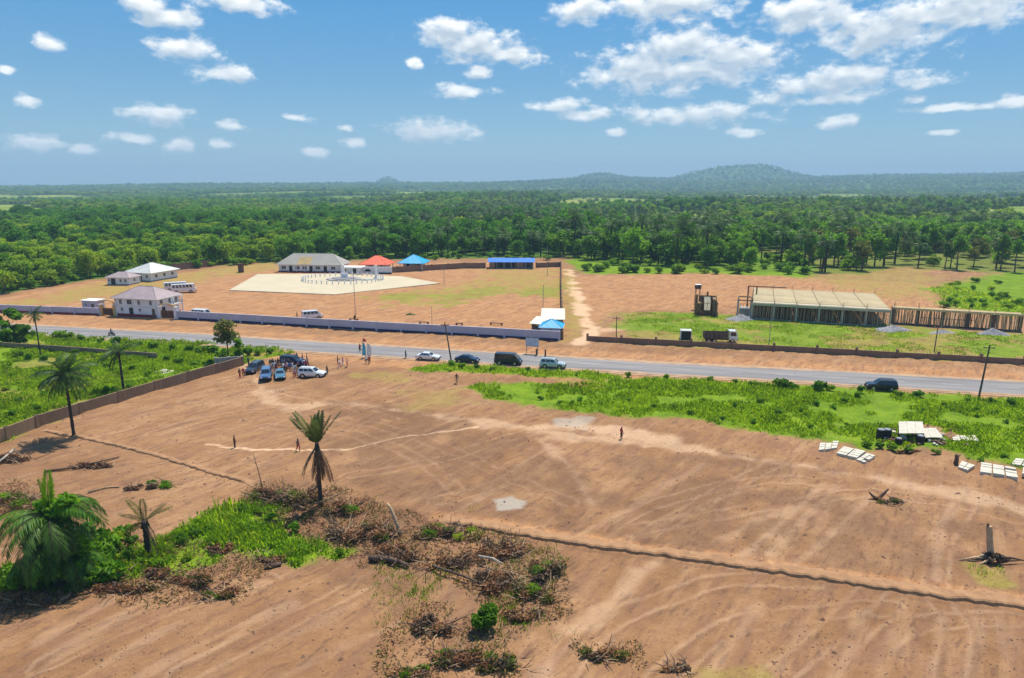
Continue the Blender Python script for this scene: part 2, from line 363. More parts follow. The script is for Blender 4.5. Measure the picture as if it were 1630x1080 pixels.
# ------------------------------------------------------------------ terrain
ROAD = GP([(-900,466),(-60,519),(80,527),(315,540),(440,549),(650,562),(900,578),(1050,587),(1300,600),(1515,613),(1630,619),(1900,633),(2600,668)])
TRENCH1 = GP([(700,832),(800,850),(950,874),(1040,886),(1180,906),(1350,931),(1480,951),(1630,971),(1800,995)])
TRENCH2 = GP([(62,686),(150,703),(250,728),(330,753),(400,771)])
HORIZ = [(-600,296),(0,296),(150,294),(300,291),(560,291),(700,291),(850,288),(950,281),(1040,284),(1255,281),(1450,279),(1630,277),(2300,276)]
def height(X, Y):
    X = np.asarray(X, float); Y = np.asarray(Y, float); D = np.hypot(X, Y)
    # far country: rolling, then ridges up to the skyline
    far = sstep(380, 1300, D) * (40 * (fbm(X / 800 + 5, Y / 800 + 2, 3) - .5) - 8)
    px = 815 + F * X / np.maximum(Y, 1)
    prof = np.interp(np.where(Y > 10, px, 815), [p[0] for p in HORIZ], [p[1] for p in HORIZ])
    top = CAM_H + (292 - prof) / F * 6200 - 9
    far = far + sstep(2600, 6200, D) * (top * (0.8 + .2 * np.clip(fbm(X / 1500, Y / 1500, 2) * 2, 0, 1.2)))
    def hill(cx, cy, rx, ry, h): 
        r = np.sqrt(((X - cx) / rx)**2 + ((Y - cy) / ry)**2) * (1 + .25 * (fbm(X / 300, Y / 300, 3) - .5))
        return h * (1 - sstep(.15, 1.0, r))
    far = far + hill(1640, 5150, 560, 700, 92) + hill(1930, 5300, 330, 500, 18) + hill(700, 5600, 260, 500, 24) + hill(-1045, 5900, 150, 220, 52)
    near = 1 - sstep(250, 420, D)
    # worked soil in the foreground
    droad, sroad = dist_line(X, Y, ROAD)
    front = near * sstep(7, 14, droad) * np.where(Y < 150 - X * .23, 1, .35)
    a = R(54); U = X * math.cos(a) + Y * math.sin(a); V = -X * math.sin(a) + Y * math.cos(a)
    z = front * (.55 * (fbm(X / 14, Y / 14, 3) - .5) + .62 * (fbm(U / 8, V / 1.5, 3) - .5) + .24 * (fbm(X / 1.5, Y / 1.5, 3) - .5))
    d1, s1 = dist_line(X, Y, TRENCH1); d2, s2 = dist_line(X, Y, TRENCH2)
    z = z * sstep(.1, 2.4, np.minimum(d1, d2)) + (s1 > -5) * .16 * np.exp(-((s1 - 1.3) / 1.1)**2)
    return z + far - .02 * near
def hz(x, y): return float(height(np.array([x]), np.array([y]))[0])
def GZ(px, py):
    p = G(px, py); p.z = hz(p.x, p.y); return p

def axis(segs):
    out = [segs[0][0]]
    for (a, b, s0, s1) in segs:
        x = a; 
        while x < b - 1e-6:
            t = (x - a) / (b - a); s = s0 * (s1 / s0)**t; x += s; out.append(min(x, b))
    return np.array(sorted(set(np.round(out, 3))))
ys = axis([(-400, 20, 90, 5), (20, 36, 5, .5), (36, 74, .24, .26), (74, 150, .33, .5), (150, 330, .6, 1.3), (330, 1000, 1.5, 14), (1000, 9000, 14, 90)])
xh = axis([(0, 62, .3, .36), (62, 120, .36, .8), (120, 300, .9, 4), (300, 1500, 4, 24), (1500, 8500, 24, 200)])
xs = np.concatenate([-xh[::-1][:-1], xh])
XX, YY = np.meshgrid(xs, ys); ny, nx = XX.shape
X = XX.ravel(); Y = YY.ravel(); Z = height(X, Y)
nearm = (np.abs(X) < 330) & (Y > 25) & (Y < 360)
xn = X[nearm]; yn = Y[nearm]
jit = (fbm(xn / 3.5, yn / 3.5, 4) - .5)
jit2 = (fbm(xn / 9 + 40, yn / 9, 4) - .5)
def area(pts, soft=1.2, amp=5.0): return sstep(-soft, soft, sdf_poly(xn, yn, GP(pts)) + jit * amp)
def areaw(pts, soft=1.2, amp=5.0): return sstep(-soft, soft, sdf_poly(xn, yn, pts) + jit * amp)
def trail(pts, wd, soft=.4, amp=.8): 
    d, _ = dist_line(xn, yn, GP(pts)); return 1 - sstep(wd/2 - soft, wd/2 + soft, d + jit * amp * 2)
Z0 = np.zeros(xn.shape)
grass = Z0.copy(); dry = Z0.copy(); pale = Z0.copy(); dark = Z0.copy(); red = Z0.copy(); forest = Z0.copy(); fieldm = Z0.copy(); gray = Z0.copy()
GRASS_L = [(-400,560),(-400,760),(0,700),(60,677),(190,637),(300,604),(383,578),(470,561),(440,555),(330,546),(250,541),(100,534),(-60,528)]
GRASS_R = [(748,618),(800,610),(930,612),(985,603),(1100,604),(1400,622),(1630,637),(1900,655),(1900,775),(1630,745),(1500,722),(1390,716),(1330,700),(1240,692),(1080,670),(900,657),(780,634)]
GRASS_V = [(640,590),(690,580),(730,579),(900,590),(1000,598),(985,606),(870,600),(740,592),(690,590)]
GRASS_C = [(988,500),(1100,497),(1200,507),(1430,520),(1630,533),(1900,550),(1900,595),(1630,574),(1300,557),(1100,546),(1000,537),(985,520)]
GRASS_F = [(1480,460),(1560,440),(1700,420),(1900,420),(1900,520),(1630,505),(1520,492)]
SCRUB = [(903,398),(906,420),(930,437),(1100,435),(1200,438),(1292,443),(1300,425),(1240,405),(1100,395)]
GRASS_D = [(90,935),(150,900),(200,880),(300,835),(390,800),(440,815),(460,850),(520,860),(560,875),(470,905),(380,880),(300,905),(190,925)]
grass = np.maximum.reduce([area(GRASS_L,1,4), area(GRASS_R,1.0,5), area(GRASS_V,.6,3), area(GRASS_C,2,9)*.9, area(GRASS_F,3,12), area(SCRUB,2,10), area(GRASS_D,.6,4)])
clear = sstep(-.02,.06, jit2 + .3*jit)            # bare and yellowed spots inside the meadows
dry = np.maximum.reduce([area([(15,484),(60,474),(150,452),(280,437),(460,412),(480,417),(450,428),(330,442),(300,455),(190,470),(100,484)],3,14)*.8,
    area([(585,474),(640,466),(720,456),(800,440),(893,440),(893,472),(820,466),(760,474),(690,488),(610,482)],3,30)*.85,
    area([(760,430),(893,430),(893,470),(820,462)],3,25)*.7,
    area([(896,430),(905,430),(925,530),(905,545)],2,8)*.8, area([(1300,420),(1480,430),(1500,470),(1430,475),(1290,445)],4,24)*.7,
    area([(985,500),(1630,535),(1630,575),(985,540)],3,26)*clear*.9,
    area([(880,600),(1000,608),(1000,622),(890,622)],.8,6)*.7, area([(560,600),(640,590),(640,606),(560,608)],.8,8)*.6,
    area([(640,625),(720,622),(760,640),(660,650)],.8,9)*.5, area([(1120,1070),(1300,1070),(1300,1090),(1120,1090)],.6,6)*.6,
    area([(1590,905),(1540,905),(1560,925),(1600,925)],.5,4)*.8])
grass = np.maximum(grass, area([(595,474),(650,466),(690,470),(640,480)],2,14)*.45); grass = np.maximum(grass, area([(680,478),(740,462),(800,452),(800,468),(720,486)],2,16)*.4); grass = np.maximum(grass, area([(820,462),(890,455),(890,470),(830,472)],2,12)*.5)
grass *= 1 - area([(905,606),(965,612),(960,622),(900,616)],.8,4)*.9
grass *= 1 - .75 * area([(985,500),(1630,535),(1630,575),(985,540)],3,20) * clear
grass *= 1 - .5 * area(GRASS_L,1,4) * sstep(.06,.14, jit2)
dry = np.maximum(dry, area(GRASS_L,1,4) * sstep(.02,.12, jit2) * .8)
dry = np.maximum(dry, area(GRASS_R,1,4) * sstep(.05,.14, jit2) * .6)
def addp(v):
    global pale; pale = np.maximum(pale, v)
addp(trail([(330,708),(400,717),(500,718),(560,712),(620,698),(650,694),(700,690),(760,680)], .42, .12, .22) * 1.0)
addp(trail([(380,560),(430,640),(470,650),(560,642),(700,664),(890,690),(1000,700),(1150,725),(1300,747),(1450,772),(1630,815)], 2.4, .9, 2.2) * .45)
addp(trail([(860,682),(900,678),(1010,690),(1060,700)], 3, 1, 2) * .6)
addp(trail([(1050,890),(1000,930),(945,985),(885,1015),(868,1090)], 1.4, .6, 1.2) * .38)
addp(trail([(1310,772),(1260,815),(1190,880),(1165,905)], .9, .3, .4) * .28); addp(trail([(1330,775),(1290,815),(1225,880)], .9, .3, .4) * .22)
addp(trail([(1530,792),(1492,850),(1490,925)], .8, .3, .4) * .25); addp(trail([(1390,790),(1290,880),(1250,912)], .8, .3, .4) * .25)
addp(trail([(905,430),(912,460),(928,500),(945,528),(925,548)], 3.6, 1, 3) * .8); addp(trail([(945,528),(1000,520),(1100,510)], 3, 1, 2) * .5)
addp(trail([(1396,622),(1399,650),(1412,690)], 1.5, .4, .8) * .9); addp(trail([(1320,698),(1395,686)], 1, .3, .5) * .7)
addp(trail([(960,700),(900,690),(860,700),(905,740),(940,800)], 1.4, .6, 1.2) * .35)
for (a, b, c, dd) in [(1120,1080,1210,960),(1220,1080,1300,960),(1330,1080,1370,980),(1400,1080,1430,975),(1475,1080,1500,980),(1545,1080,1555,985),(1600,1080,1590,990),(40,1080,330,900),(120,1080,420,930),(220,1080,470,960),(330,1080,560,960),(440,1080,640,990),(60,1020,240,930),(620,880,820,760),(1000,860,1180,780),(930,850,1120,740),(1100,880,1300,790)]:
    addp(trail([(a,b),((a+c)/2+8,(b+dd)/2-6),(c,dd)], .9, .35, .7) * (.14 + .16 * random.random()) * np.clip(.2 + 1.6*(vnoise(xn*.5, yn*.5)), 0, 1))
RUTS = [[(300,1080),(520,960),(640,900)],[(80,1060),(300,960),(420,930)],[(560,760),(700,735),(860,690),(1010,705)],[(480,660),(640,690),(760,740),(900,800)],[(900,1080),(980,990),(1150,930),(1300,930)],[(1060,1080),(1180,1000),(1420,970)],[(1240,1080),(1330,1010),(1400,940)],[(1520,1080),(1530,1000),(1500,940),(1510,860),(1560,790)],[(940,860),(1060,800),(1200,770),(1320,770)],[(1000,850),(1160,820),(1400,790),(1620,830)],[(700,800),(800,770),(880,720)],[(1040,850),(1180,770),(1240,740)],[(420,680),(540,690),(640,720),(720,780)],[(250,690),(360,660),(470,650)],[(140,880),(60,870),(-20,880)],[(300,640),(400,625),(520,640),(620,670)],[(1380,1080),(1450,1000),(1620,990)]]
rut = np.zeros(xn.shape); rutp = np.zeros(xn.shape)
for q_ in RUTS:
    P_ = [Vector(p_) for p_ in GP(q_)]; C_ = []
    for i in range(len(P_)-1):
        a, b_, c_, d_ = P_[max(i-1,0)], P_[i], P_[i+1], P_[min(i+2,len(P_)-1)]
        for k in range(10):
            t = k/10; C_.append(.5*((2*b_) + (c_-a)*t + (2*a-5*b_+4*c_-d_)*t*t + (3*b_-a-3*c_+d_)*t**3))
    C_.append(P_[-1]); dd, ss = dist_line(xn, yn, [tuple(p_) for p_ in C_])
    brk = np.clip(.1 + 1.5 * vnoise(xn*.35+len(rut), yn*.35), 0, 1)
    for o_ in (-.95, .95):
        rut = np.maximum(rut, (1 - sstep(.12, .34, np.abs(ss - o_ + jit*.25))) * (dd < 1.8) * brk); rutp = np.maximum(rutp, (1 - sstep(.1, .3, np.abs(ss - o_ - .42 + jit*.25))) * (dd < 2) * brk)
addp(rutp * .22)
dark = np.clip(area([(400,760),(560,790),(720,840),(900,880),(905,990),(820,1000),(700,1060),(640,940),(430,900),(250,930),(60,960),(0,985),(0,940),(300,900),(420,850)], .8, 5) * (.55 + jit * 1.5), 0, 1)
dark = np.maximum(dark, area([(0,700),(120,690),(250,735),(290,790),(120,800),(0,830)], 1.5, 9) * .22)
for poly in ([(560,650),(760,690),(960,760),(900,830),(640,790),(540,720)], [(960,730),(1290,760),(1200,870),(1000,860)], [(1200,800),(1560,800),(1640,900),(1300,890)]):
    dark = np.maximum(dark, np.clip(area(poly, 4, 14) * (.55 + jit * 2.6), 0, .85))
d1n, s1n = dist_line(xn, yn, TRENCH1); d2n, s2n = dist_line(xn, yn, TRENCH2)
wn = s1n + .18*(vnoise(xn*1.3, yn*1.3)-.5) + .2*(vnoise(xn*.3, 7.0+0*yn)-.5)
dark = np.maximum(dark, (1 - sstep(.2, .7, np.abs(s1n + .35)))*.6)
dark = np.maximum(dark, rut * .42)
red = np.maximum(1 - sstep(.8, 1.8, np.abs(s1n - 1.2)), area([(900,440),(1180,435),(1500,455),(1500,500),(1180,490),(985,497),(920,520)], 3, 8) * .8)
red = np.maximum(red, areaw([(-160,170),(-150,240),(-100,300),(20,300),(12,148),(-85,169)], 3, 4) * .85)
red = np.maximum(red, sstep(0, 3, 13 - np.abs(dist_line(xn, yn, ROAD)[0])) * .9)
gray = np.maximum(area([(785,795),(815,788),(838,798),(830,810),(795,812)], .3, 1.5) * .8, area([(885,668),(920,661),(950,666),(930,680),(890,678)], .5, 2.5) * .6)
fx = [-400,-161,-152,-135,-101,-19,25,45,112,135,160,186,400]; fy = [170,213,246,286,303,318,322,290,264,262,285,265,235]
edge = np.interp(xn, fx, fy)
forest = sstep(-4, 6, yn - edge + jit * 14)
grass = np.maximum(grass, forest * .55 * (xn > 110)); dry = dry * (1 - grass * .5)
AC = np.zeros((X.size, 4), np.float32); BC = np.zeros((X.size, 4), np.float32)
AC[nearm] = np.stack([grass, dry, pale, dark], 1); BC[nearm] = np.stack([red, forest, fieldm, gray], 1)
Dall = np.hypot(X, Y); farm = ~nearm
BC[farm, 1] = 1.0
def clearing(x, y):
    D = np.hypot(x, y); c = fbm(x / 260 + 3, y / 170 + 8, 3)
    return sstep(.535, .59, c) * sstep(430, 620, D) * (1 - sstep(3000, 3800, D))
BC[:, 2] = np.maximum(BC[:, 2], clearing(X, Y) * (BC[:, 1] > .5))
idx = (np.arange(ny - 1)[:, None] * nx + np.arange(nx - 1)[None, :]).ravel()
quads = np.stack([idx, idx + 1, idx + nx + 1, idx + nx], 1)
me = bpy.data.meshes.new('ground')
me.vertices.add(X.size); me.vertices.foreach_set('co', np.stack([X, Y, Z], 1).astype(np.float32).ravel())
me.loops.add(quads.size); me.loops.foreach_set('vertex_index', quads.ravel().astype(np.int32))
me.polygons.add(len(quads)); me.polygons.foreach_set('loop_start', np.arange(0, quads.size, 4, dtype=np.int32)); me.polygons.foreach_set('loop_total', np.full(len(quads), 4, np.int32))
me.polygons.foreach_set('use_smooth', np.ones(len(quads), bool)); me.update(calc_edges=True)
for nm, arr in (('cover', AC), ('soil', BC)):
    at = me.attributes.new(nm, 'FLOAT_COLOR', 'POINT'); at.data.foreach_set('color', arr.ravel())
ground = link('ground', me); tag(ground, kind='structure')

def ground_material():
    m, t, b, out = new_mat('laterite_ground'); n = t.nodes; l = t.links
    geo = n.new('ShaderNodeNewGeometry'); pos = geo.outputs['Position']
    def nz(scale, det=5, rough=.6, mp=None):
        k = n.new('ShaderNodeTexNoise'); k.inputs['Scale'].default_value = scale; k.inputs['Detail'].default_value = det; k.inputs['Roughness'].default_value = rough
        if mp:
            q = n.new('ShaderNodeMapping'); q.vector_type = 'TEXTURE'; q.inputs['Rotation'].default_value = (0, 0, mp[0]); q.inputs['Scale'].default_value = (1/mp[1], 1/mp[2], 1); l.new(pos, q.inputs[0]); l.new(q.outputs[0], k.inputs['Vector'])
        else: l.new(pos, k.inputs['Vector'])
        return k.outputs['Fac']
    def ramp(src, stops):
        r = n.new('ShaderNodeValToRGB'); e = r.color_ramp.elements
        e[0].position, e[0].color = stops[0][0], (*stops[0][1], 1); e[1].position, e[1].color = stops[-1][0], (*stops[-1][1], 1)
        for p, c in stops[1:-1]: x = e.new(p); x.color = (*c, 1)
        l.new(src, r.inputs[0]); return r.outputs[0]
    def mix(fac, a, b_, mode='MIX'):
        x = n.new('ShaderNodeMixRGB'); x.blend_type = mode
        for s, v in ((x.inputs['Fac'], fac), (x.inputs['Color1'], a), (x.inputs['Color2'], b_)):
            if isinstance(v, (int, float)): s.default_value = v
            elif isinstance(v, tuple): s.default_value = (*v, 1)
            else: l.new(v, s)
        return x.outputs[0]
    def rng_(src, a, b_, c=0.0, d=1.0):
        x = n.new('ShaderNodeMapRange'); x.inputs['From Min'].default_value = a; x.inputs['From Max'].default_value = b_; x.inputs['To Min'].default_value = c; x.inputs['To Max'].default_value = d; l.new(src, x.inputs[0]); return x.outputs[0]
    def mul(a, b_, op='MULTIPLY'):
        x = n.new('ShaderNodeMath'); x.operation = op
        for s, v in ((x.inputs[0], a), (x.inputs[1], b_)):
            if isinstance(v, (int, float)): s.default_value = v
            else: l.new(v, s)
        return x.outputs[0]
    A = n.new('ShaderNodeAttribute'); A.attribute_name = 'cover'; As = n.new('ShaderNodeSeparateColor'); l.new(A.outputs['Color'], As.inputs[0])
    B = n.new('ShaderNodeAttribute'); B.attribute_name = 'soil'; Bs = n.new('ShaderNodeSeparateColor'); l.new(B.outputs['Color'], Bs.inputs[0])
    big = nz(.035, 4, .6); midn = nz(.22, 6, .65); fine = nz(1.6, 6, .7)
    st1 = nz(1, 5, .62, (R(54), .16, .8)); st2 = nz(1, 5, .65, (R(50), .45, 1.5)); st3 = nz(1, 4, .6, (R(58), .05, .45))
    soil = ramp(mul(mul(big, .5), mul(midn, .5), 'ADD'), [(.36, (.230,.117,.053)), (.5, (.325,.174,.080)), (.62, (.405,.235,.116))])
    soil = mix(Bs.outputs[0], soil, ramp(midn, [(.35, (.40,.190,.078)), (.65, (.53,.285,.128))]))
    soil = mix(rng_(st3, .52, .68, 0, .45), soil, (.48,.29,.155)); soil = mix(rng_(st1, .47, .61, 0, .60), soil, (.245,.128,.075))
    soil = mix(rng_(st2, .55, .65, 0, .68), soil, (.165,.086,.054)); soil = mix(mul(rng_(fine, .50, .64, 0, .45), rng_(midn, .40, .55)), soil, (.20,.105,.060))
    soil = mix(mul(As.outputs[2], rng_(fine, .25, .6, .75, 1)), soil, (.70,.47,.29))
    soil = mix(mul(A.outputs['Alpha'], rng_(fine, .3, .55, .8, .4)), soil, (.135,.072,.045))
    soil = mix(B.outputs['Alpha'], soil, (.42,.37,.30))
    dryc = ramp(fine, [(.3, (.22,.16,.035)), (.5, (.30,.25,.05)), (.7, (.40,.30,.10))])
    soil = mix(mul(As.outputs[1], rng_(midn, .38, .56, .15, 1)), soil, dryc)
    gc = ramp(mul(mul(fine, .5), mul(midn, .5), 'ADD'), [(.36, (.075,.145,.006)), (.48, (.130,.225,.008)), (.6, (.200,.300,.012))])
    soil = mix(mul(As.outputs[0], rng_(fine, .28, .46, .55, 1)), soil, gc)
    fmid = nz(.05, 5, .65); ffar = nz(.006, 5, .6)
    fc = ramp(fmid, [(.35, (.016,.055,.010)), (.5, (.045,.120,.012)), (.65, (.105,.200,.020))])
    fc = mix(rng_(ffar, .42, .6, 0, .7), fc, (.095,.17,.02))
    soil = mix(mul(Bs.outputs[1], rng_(As.outputs[0], 0, .6, 1, .35)), soil, fc)
    fld = ramp(nz(.03, 4, .6, (0, .4, 1.6)), [(.38, (.10,.19,.012)), (.5, (.20,.26,.025)), (.62, (.32,.31,.06))])
    soil = mix(mul(Bs.outputs[2], .9), soil, fld)
    l.new(soil, b.inputs['Base Color']); b.inputs['Roughness'].default_value = .95; b.inputs['Specular IOR Level'].default_value = .12
    hsum = mul(mul(fine, 1.0), mul(nz(6, 4, .7), .35), 'ADD'); hsum = mul(hsum, mul(st1, 1.0), 'ADD'); hsum = mul(hsum, mul(st2, 1.1), 'ADD')
    bp = n.new('ShaderNodeBump'); bp.inputs['Strength'].default_value = .75; bp.inputs['Distance'].default_value = .26; l.new(hsum, bp.inputs['Height']); l.new(bp.outputs[0], b.inputs['Normal'])
    return m
me.materials.append(ground_material())

def bank(name, pts, hgt, m, seed, far=1.7):
    # spoil bank thrown up along a foundation trench: steep crumbling near face, gentle far side
    Q = []; P = [Vector(p) for p in pts]
    for a, b_ in zip(P[:-1], P[1:]):
        k = max(1, int((b_ - a).length / .22)); Q += [a.lerp(b_, i / k) for i in range(k)]
    Q.append(P[-1]); n_ = len(Q); r_ = np.random.default_rng(seed); sm = lambda a, w: np.convolve(np.pad(a, w, 'edge'), np.ones(2*w+1)/(2*w+1), 'valid')
    hh = hgt * (.75 + .5 * sm(r_.random(n_), 6) + .55 * (sm(r_.random(n_), 1) - .5)); wob = .5 * (sm(r_.random(n_), 9) - .5) + .4 * (sm(r_.random(n_), 1) - .5); fw = far * (.7 + .6 * sm(r_.random(n_), 5))
    endf = np.minimum(1, np.minimum(np.arange(n_), np.arange(n_)[::-1]) / 8); vs = []
    for i, p in enumerate(Q):
        t = (Q[min(i+4, n_-1)] - Q[max(i-4, 0)]).normalized(); nn = Vector((-t.y, t.x)); h_ = hh[i] * endf[i]
        for (o_, z_) in ((-.42, -.30), (-.16, -.26), (-.05, .05 * h_), (.04, .72 * h_), (.2, h_), (.55, .86 * h_ + .05 * (r_.random()-.4)), (fw[i] * .6 + .3, .45 * h_ + .08 * (r_.random()-.4)), (fw[i] + .4, -.12)):
            q = p + nn * (o_ + wob[i]); vs.append((q.x, q.y, z_))
    V = np.array(vs); V[:, 2] += height(V[:, 0], V[:, 1]); k = 8
    o = MB().add([tuple(v) for v in V], [(i*k+j, (i+1)*k+j, (i+1)*k+j+1, i*k+j+1) for i in range(n_-1) for j in range(k-1)]).build(name, m, None)
    return tag(o, kind='structure')
bank('trench_bank', TRENCH1, .32, 'earth', 5)
bank('trench_bank', TRENCH2, .24, 'earth', 6, .7)

# ------------------------------------------------------------------ road
def strip(name, pts, wd, z, m, kind='structure', off=0.0):
    V = []; P = [Vector(p) for p in pts]
    # resample so the strip follows the line smoothly
    Q = []
    for a, b_ in zip(P[:-1], P[1:]):
        k = max(1, int((b_ - a).length / 6)); Q += [a.lerp(b_, i / k) for i in range(k)]
    Q.append(P[-1])
    mb = MB(); ring = []
    for i, p in enumerate(Q):
        t = (Q[min(i+1, len(Q)-1)] - Q[max(i-1, 0)]).normalized(); nn = Vector((-t.y, t.x))
        e = .25 * (vnoise(np.array([p.x * .35]), np.array([p.y * .35 + off * 9]))[0] - .5)
        ring.append((p + nn * (off - wd/2 + e), p + nn * (off + wd/2 + e)))
    vs = []
    for a, b_ in ring: vs += [(a.x, a.y, z), (b_.x, b_.y, z)]
    mb.add(vs, [(2*i, 2*i+1, 2*i+3, 2*i+2) for i in range(len(ring)-1)])
    me_ = mb.mesh(name, m)
    for pl in me_.polygons:
        if pl.normal.z < 0: pl.flip()
    o = link(name, me_)
    return tag(o, kind=kind) if kind else o
M['asphalt'] = mat('worn_asphalt', (.285,.265,.250), .9, .12, 1.0, bump=.02, bscale=12, col2=(.150,.146,.148), streak=(.035,.55,1), srot=math.atan2(-47,196))
M['shoulder'] = mat('dusty_shoulder', (.42,.27,.16), .95, .2, .5, bump=.04)
M['roadpaint'] = mat('worn_road_paint', (.50,.49,.48), .8, .25, 1.2, col2=(.30,.29,.30))
strip('road_shoulder', ROAD, 11.2, .035, 'shoulder')
road = strip('road', ROAD, 8.6, .075, 'asphalt')
for sd_ in (-1, 1):
    P = [Vector(p) for p in ROAD]; Q = []
    for a, b_ in zip(P[:-1], P[1:]):
        k = max(1, int((b_ - a).length / 1.2)); Q += [a.lerp(b_, i / k) for i in range(k)]
    vs = []
    for i, p in enumerate(Q):
        t = (Q[min(i+3, len(Q)-1)] - Q[max(i-3, 0)]).normalized(); nn = Vector((-t.y, t.x)) * sd_
        e = 4.5 - 1.5 * float(fbm(np.array([i * .09 + sd_ * 40]), np.array([3.3]), 4)[0])**1.5 - .15 * random.random()
        a = p + nn * e; b_ = p + nn * 4.75; vs += [(a.x, a.y, .080), (b_.x, b_.y, .080)]
    me_ = MB().add(vs, [(2*i, 2*i+1, 2*i+3, 2*i+2) for i in range(len(Q)-1)]).mesh('road_dust', 'shoulder')
    for pl in me_.polygons:
        if pl.normal.z < 0: pl.flip()
    tag(link('road_dust', me_), kind='structure')
# broken centre line, each dash a piece of the road
P = [Vector(p) for p in ROAD]; acc = 0.0; dash_me = MB().box((0,0,0), (3.2,.16,.006)).mesh('lane_dash', 'roadpaint')
for a, b_ in zip(P[:-1], P[1:]):
    Lg = (b_ - a).length; t = (b_ - a) / Lg; s = (9 - acc) % 9
    while s < Lg:
        q = a + t * s
        if -130 < q.x < 110: link('lane_dash', dash_me, road, (q.x, q.y, .084), math.atan2(t.y, t.x))
        s += 9
    acc = (acc + Lg) % 9

# ------------------------------------------------------------------ houses
RA = math.atan2(-47, 196)
def opening(parent, kind, x, y, z, ww, hh, face):
    """a window or door on a wall; face: f(ront) -y, b(ack), l(eft), r(ight)"""
    ang = {'f': 0, 'r': R(90), 'b': R(180), 'l': R(-90)}[face]
    if kind == 'w':
        mb = MB(); t = .09
        mb.box((0,-.04,hh/2-t/2),(ww,.08,t)); mb.box((0,-.06,-hh/2+t/2),(ww+.16,.12,t)); mb.box((-ww/2+t/2,-.04,0),(t,.08,hh-2*t)); mb.box((ww/2-t/2,-.04,0),(t,.08,hh-2*t)); mb.box((0,-.03,0),(t*.6,.05,hh-2*t))
        o = mb.build('window', 'offwhite', parent); g = MB().box((0,-.012,0),(ww-t,.02,hh-t)).build('pane', 'glass', o)
    else:
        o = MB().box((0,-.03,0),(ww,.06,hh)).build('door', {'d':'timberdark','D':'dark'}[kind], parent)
        MB().box((0,-.045,hh/2+.06),(ww+.2,.09,.12)).build('lintel', 'offwhite', o)
        MB().box((ww*.36,-.08,0),(.08,.06,.16)).build('handle', 'steel', o)
    o.location = (x, y, z); o.rotation_euler = (0, 0, ang); return o
def hip(parent, w, d, z, rh, ov, rm, thick=.14, x0=0.0, y0=0.0, name='roof', fasc='offwhite'):
    a, b_ = w/2 + ov, d/2 + ov; mb = MB()
    if w >= d: r0, r1 = (-(a-b_), 0), (a-b_, 0)
    else: r0, r1 = (0, -(b_-a)), (0, b_-a)
    e = [(-a,-b_),(a,-b_),(a,b_),(-a,b_)]
    vs = [(x, y, z) for x, y in e] + [(r0[0], r0[1], z+rh), (r1[0], r1[1], z+rh)]
    if w >= d: fs = [(0,1,5,4),(2,3,4,5),(1,2,5),(3,0,4)]
    else: fs = [(0,1,4),(1,2,5,4),(2,3,5),(3,0,4,5)]
    mb.add(vs, fs + [(3,2,1,0)])
    ro = mb.build(name, rm, parent); ro.location = (x0, y0, 0)
    fb = MB()
    for (p, q) in ((0,1),(1,2),(2,3),(3,0)):
        A = Vector(e[p]); B_ = Vector(e[q]); fb.wall(A, B_, thick, .07, z - thick - .003)
    fb.build('fascia', fasc, ro)
    rc = MB(); 
    if (Vector(r1) - Vector(r0)).length > .3: rc.tube([(*r0, z+rh+.02), (*r1, z+rh+.02)], .09, 5)
    for i, c in enumerate(e):
        tgt = (r0 if (c[0] < 0 if w >= d else c[1] < 0) else r1); rc.tube([(c[0], c[1], z+.02), (tgt[0], tgt[1], z+rh+.02)], .07, 5)
    rc.build('ridge_cap', rm, ro)
    return ro
def house(name, label, loc, rz, w, d, wh, rh, ov, wm, rm, plinth=None, opens=(), pz=.5, cat='house', group=None):
    t = thing(name, label, cat, (loc[0], loc[1], 0), rz, group)
    MB().box((0,0,wh/2),(w,d,wh)).build('wall', wm, t)
    if plinth:
        MB().box((0,0,pz/2+.002),(w+.08,d+.08,pz)).build('plinth', plinth, t)
    hip(t, w, d, wh + .003, rh, ov, rm)
    for (k, face, u, z, ww, hh) in opens:
        if face in 'fb': p = ((u if face == 'f' else -u), (-d/2 if face == 'f' else d/2))
        else: p = ((w/2 if face == 'r' else -w/2), u)
        opening(t, k, p[0], p[1], z, ww, hh, face)
    return t
def along(a, ang, u, v=0.0):
    return Vector((a[0] + math.cos(ang)*u - math.sin(ang)*v, a[1] + math.sin(ang)*u + math.cos(ang)*v))

# two-storey gatehouse
gw, gd = 12.8, 8.5
c = along((-97.7, 174.8), RA, 0, gd/2)
gh = house('gatehouse', 'two storey white gatehouse with mauve hipped roof and maroon base', c, RA, gw, gd, 4.9, 2.6, .7, 'white', 'roof_gate', 'maroon',
  [('w','f',-4.6,3.85,.9,1.3),('w','f',-1.9,3.85,1.6,1.3),('w','f',1.0,3.85,.9,1.3),('w','f',4.6,3.85,.9,1.2),('w','f',-4.4,1.9,.8,1.0),('D','f',-1.6,1.55,1.2,1.7),('w','f',1.1,1.9,.8,.9),('d','f',5.2,1.3,.9,2.1),
   ('w','r',-2.6,3.85,1.0,1.3),('w','r',.4,3.85,1.0,1.3),('w','r',2.8,3.85,1.0,1.3),('D','r',-2.0,1.4,1.2,2.3),('w','r',1.6,2.0,1.0,1.1)], pz=.75, cat='gatehouse')
MB().box((0,-gd/2-.05,2.75),(gw+.1,.1,.22)).build('string_course','offwhite',gh)
for sx in (-1, 1): MB().box((sx*(gw/2-.15), -gd/2-.06, 2.45),(.35,.14,4.88)).build('corner_pilaster','offwhite',gh)
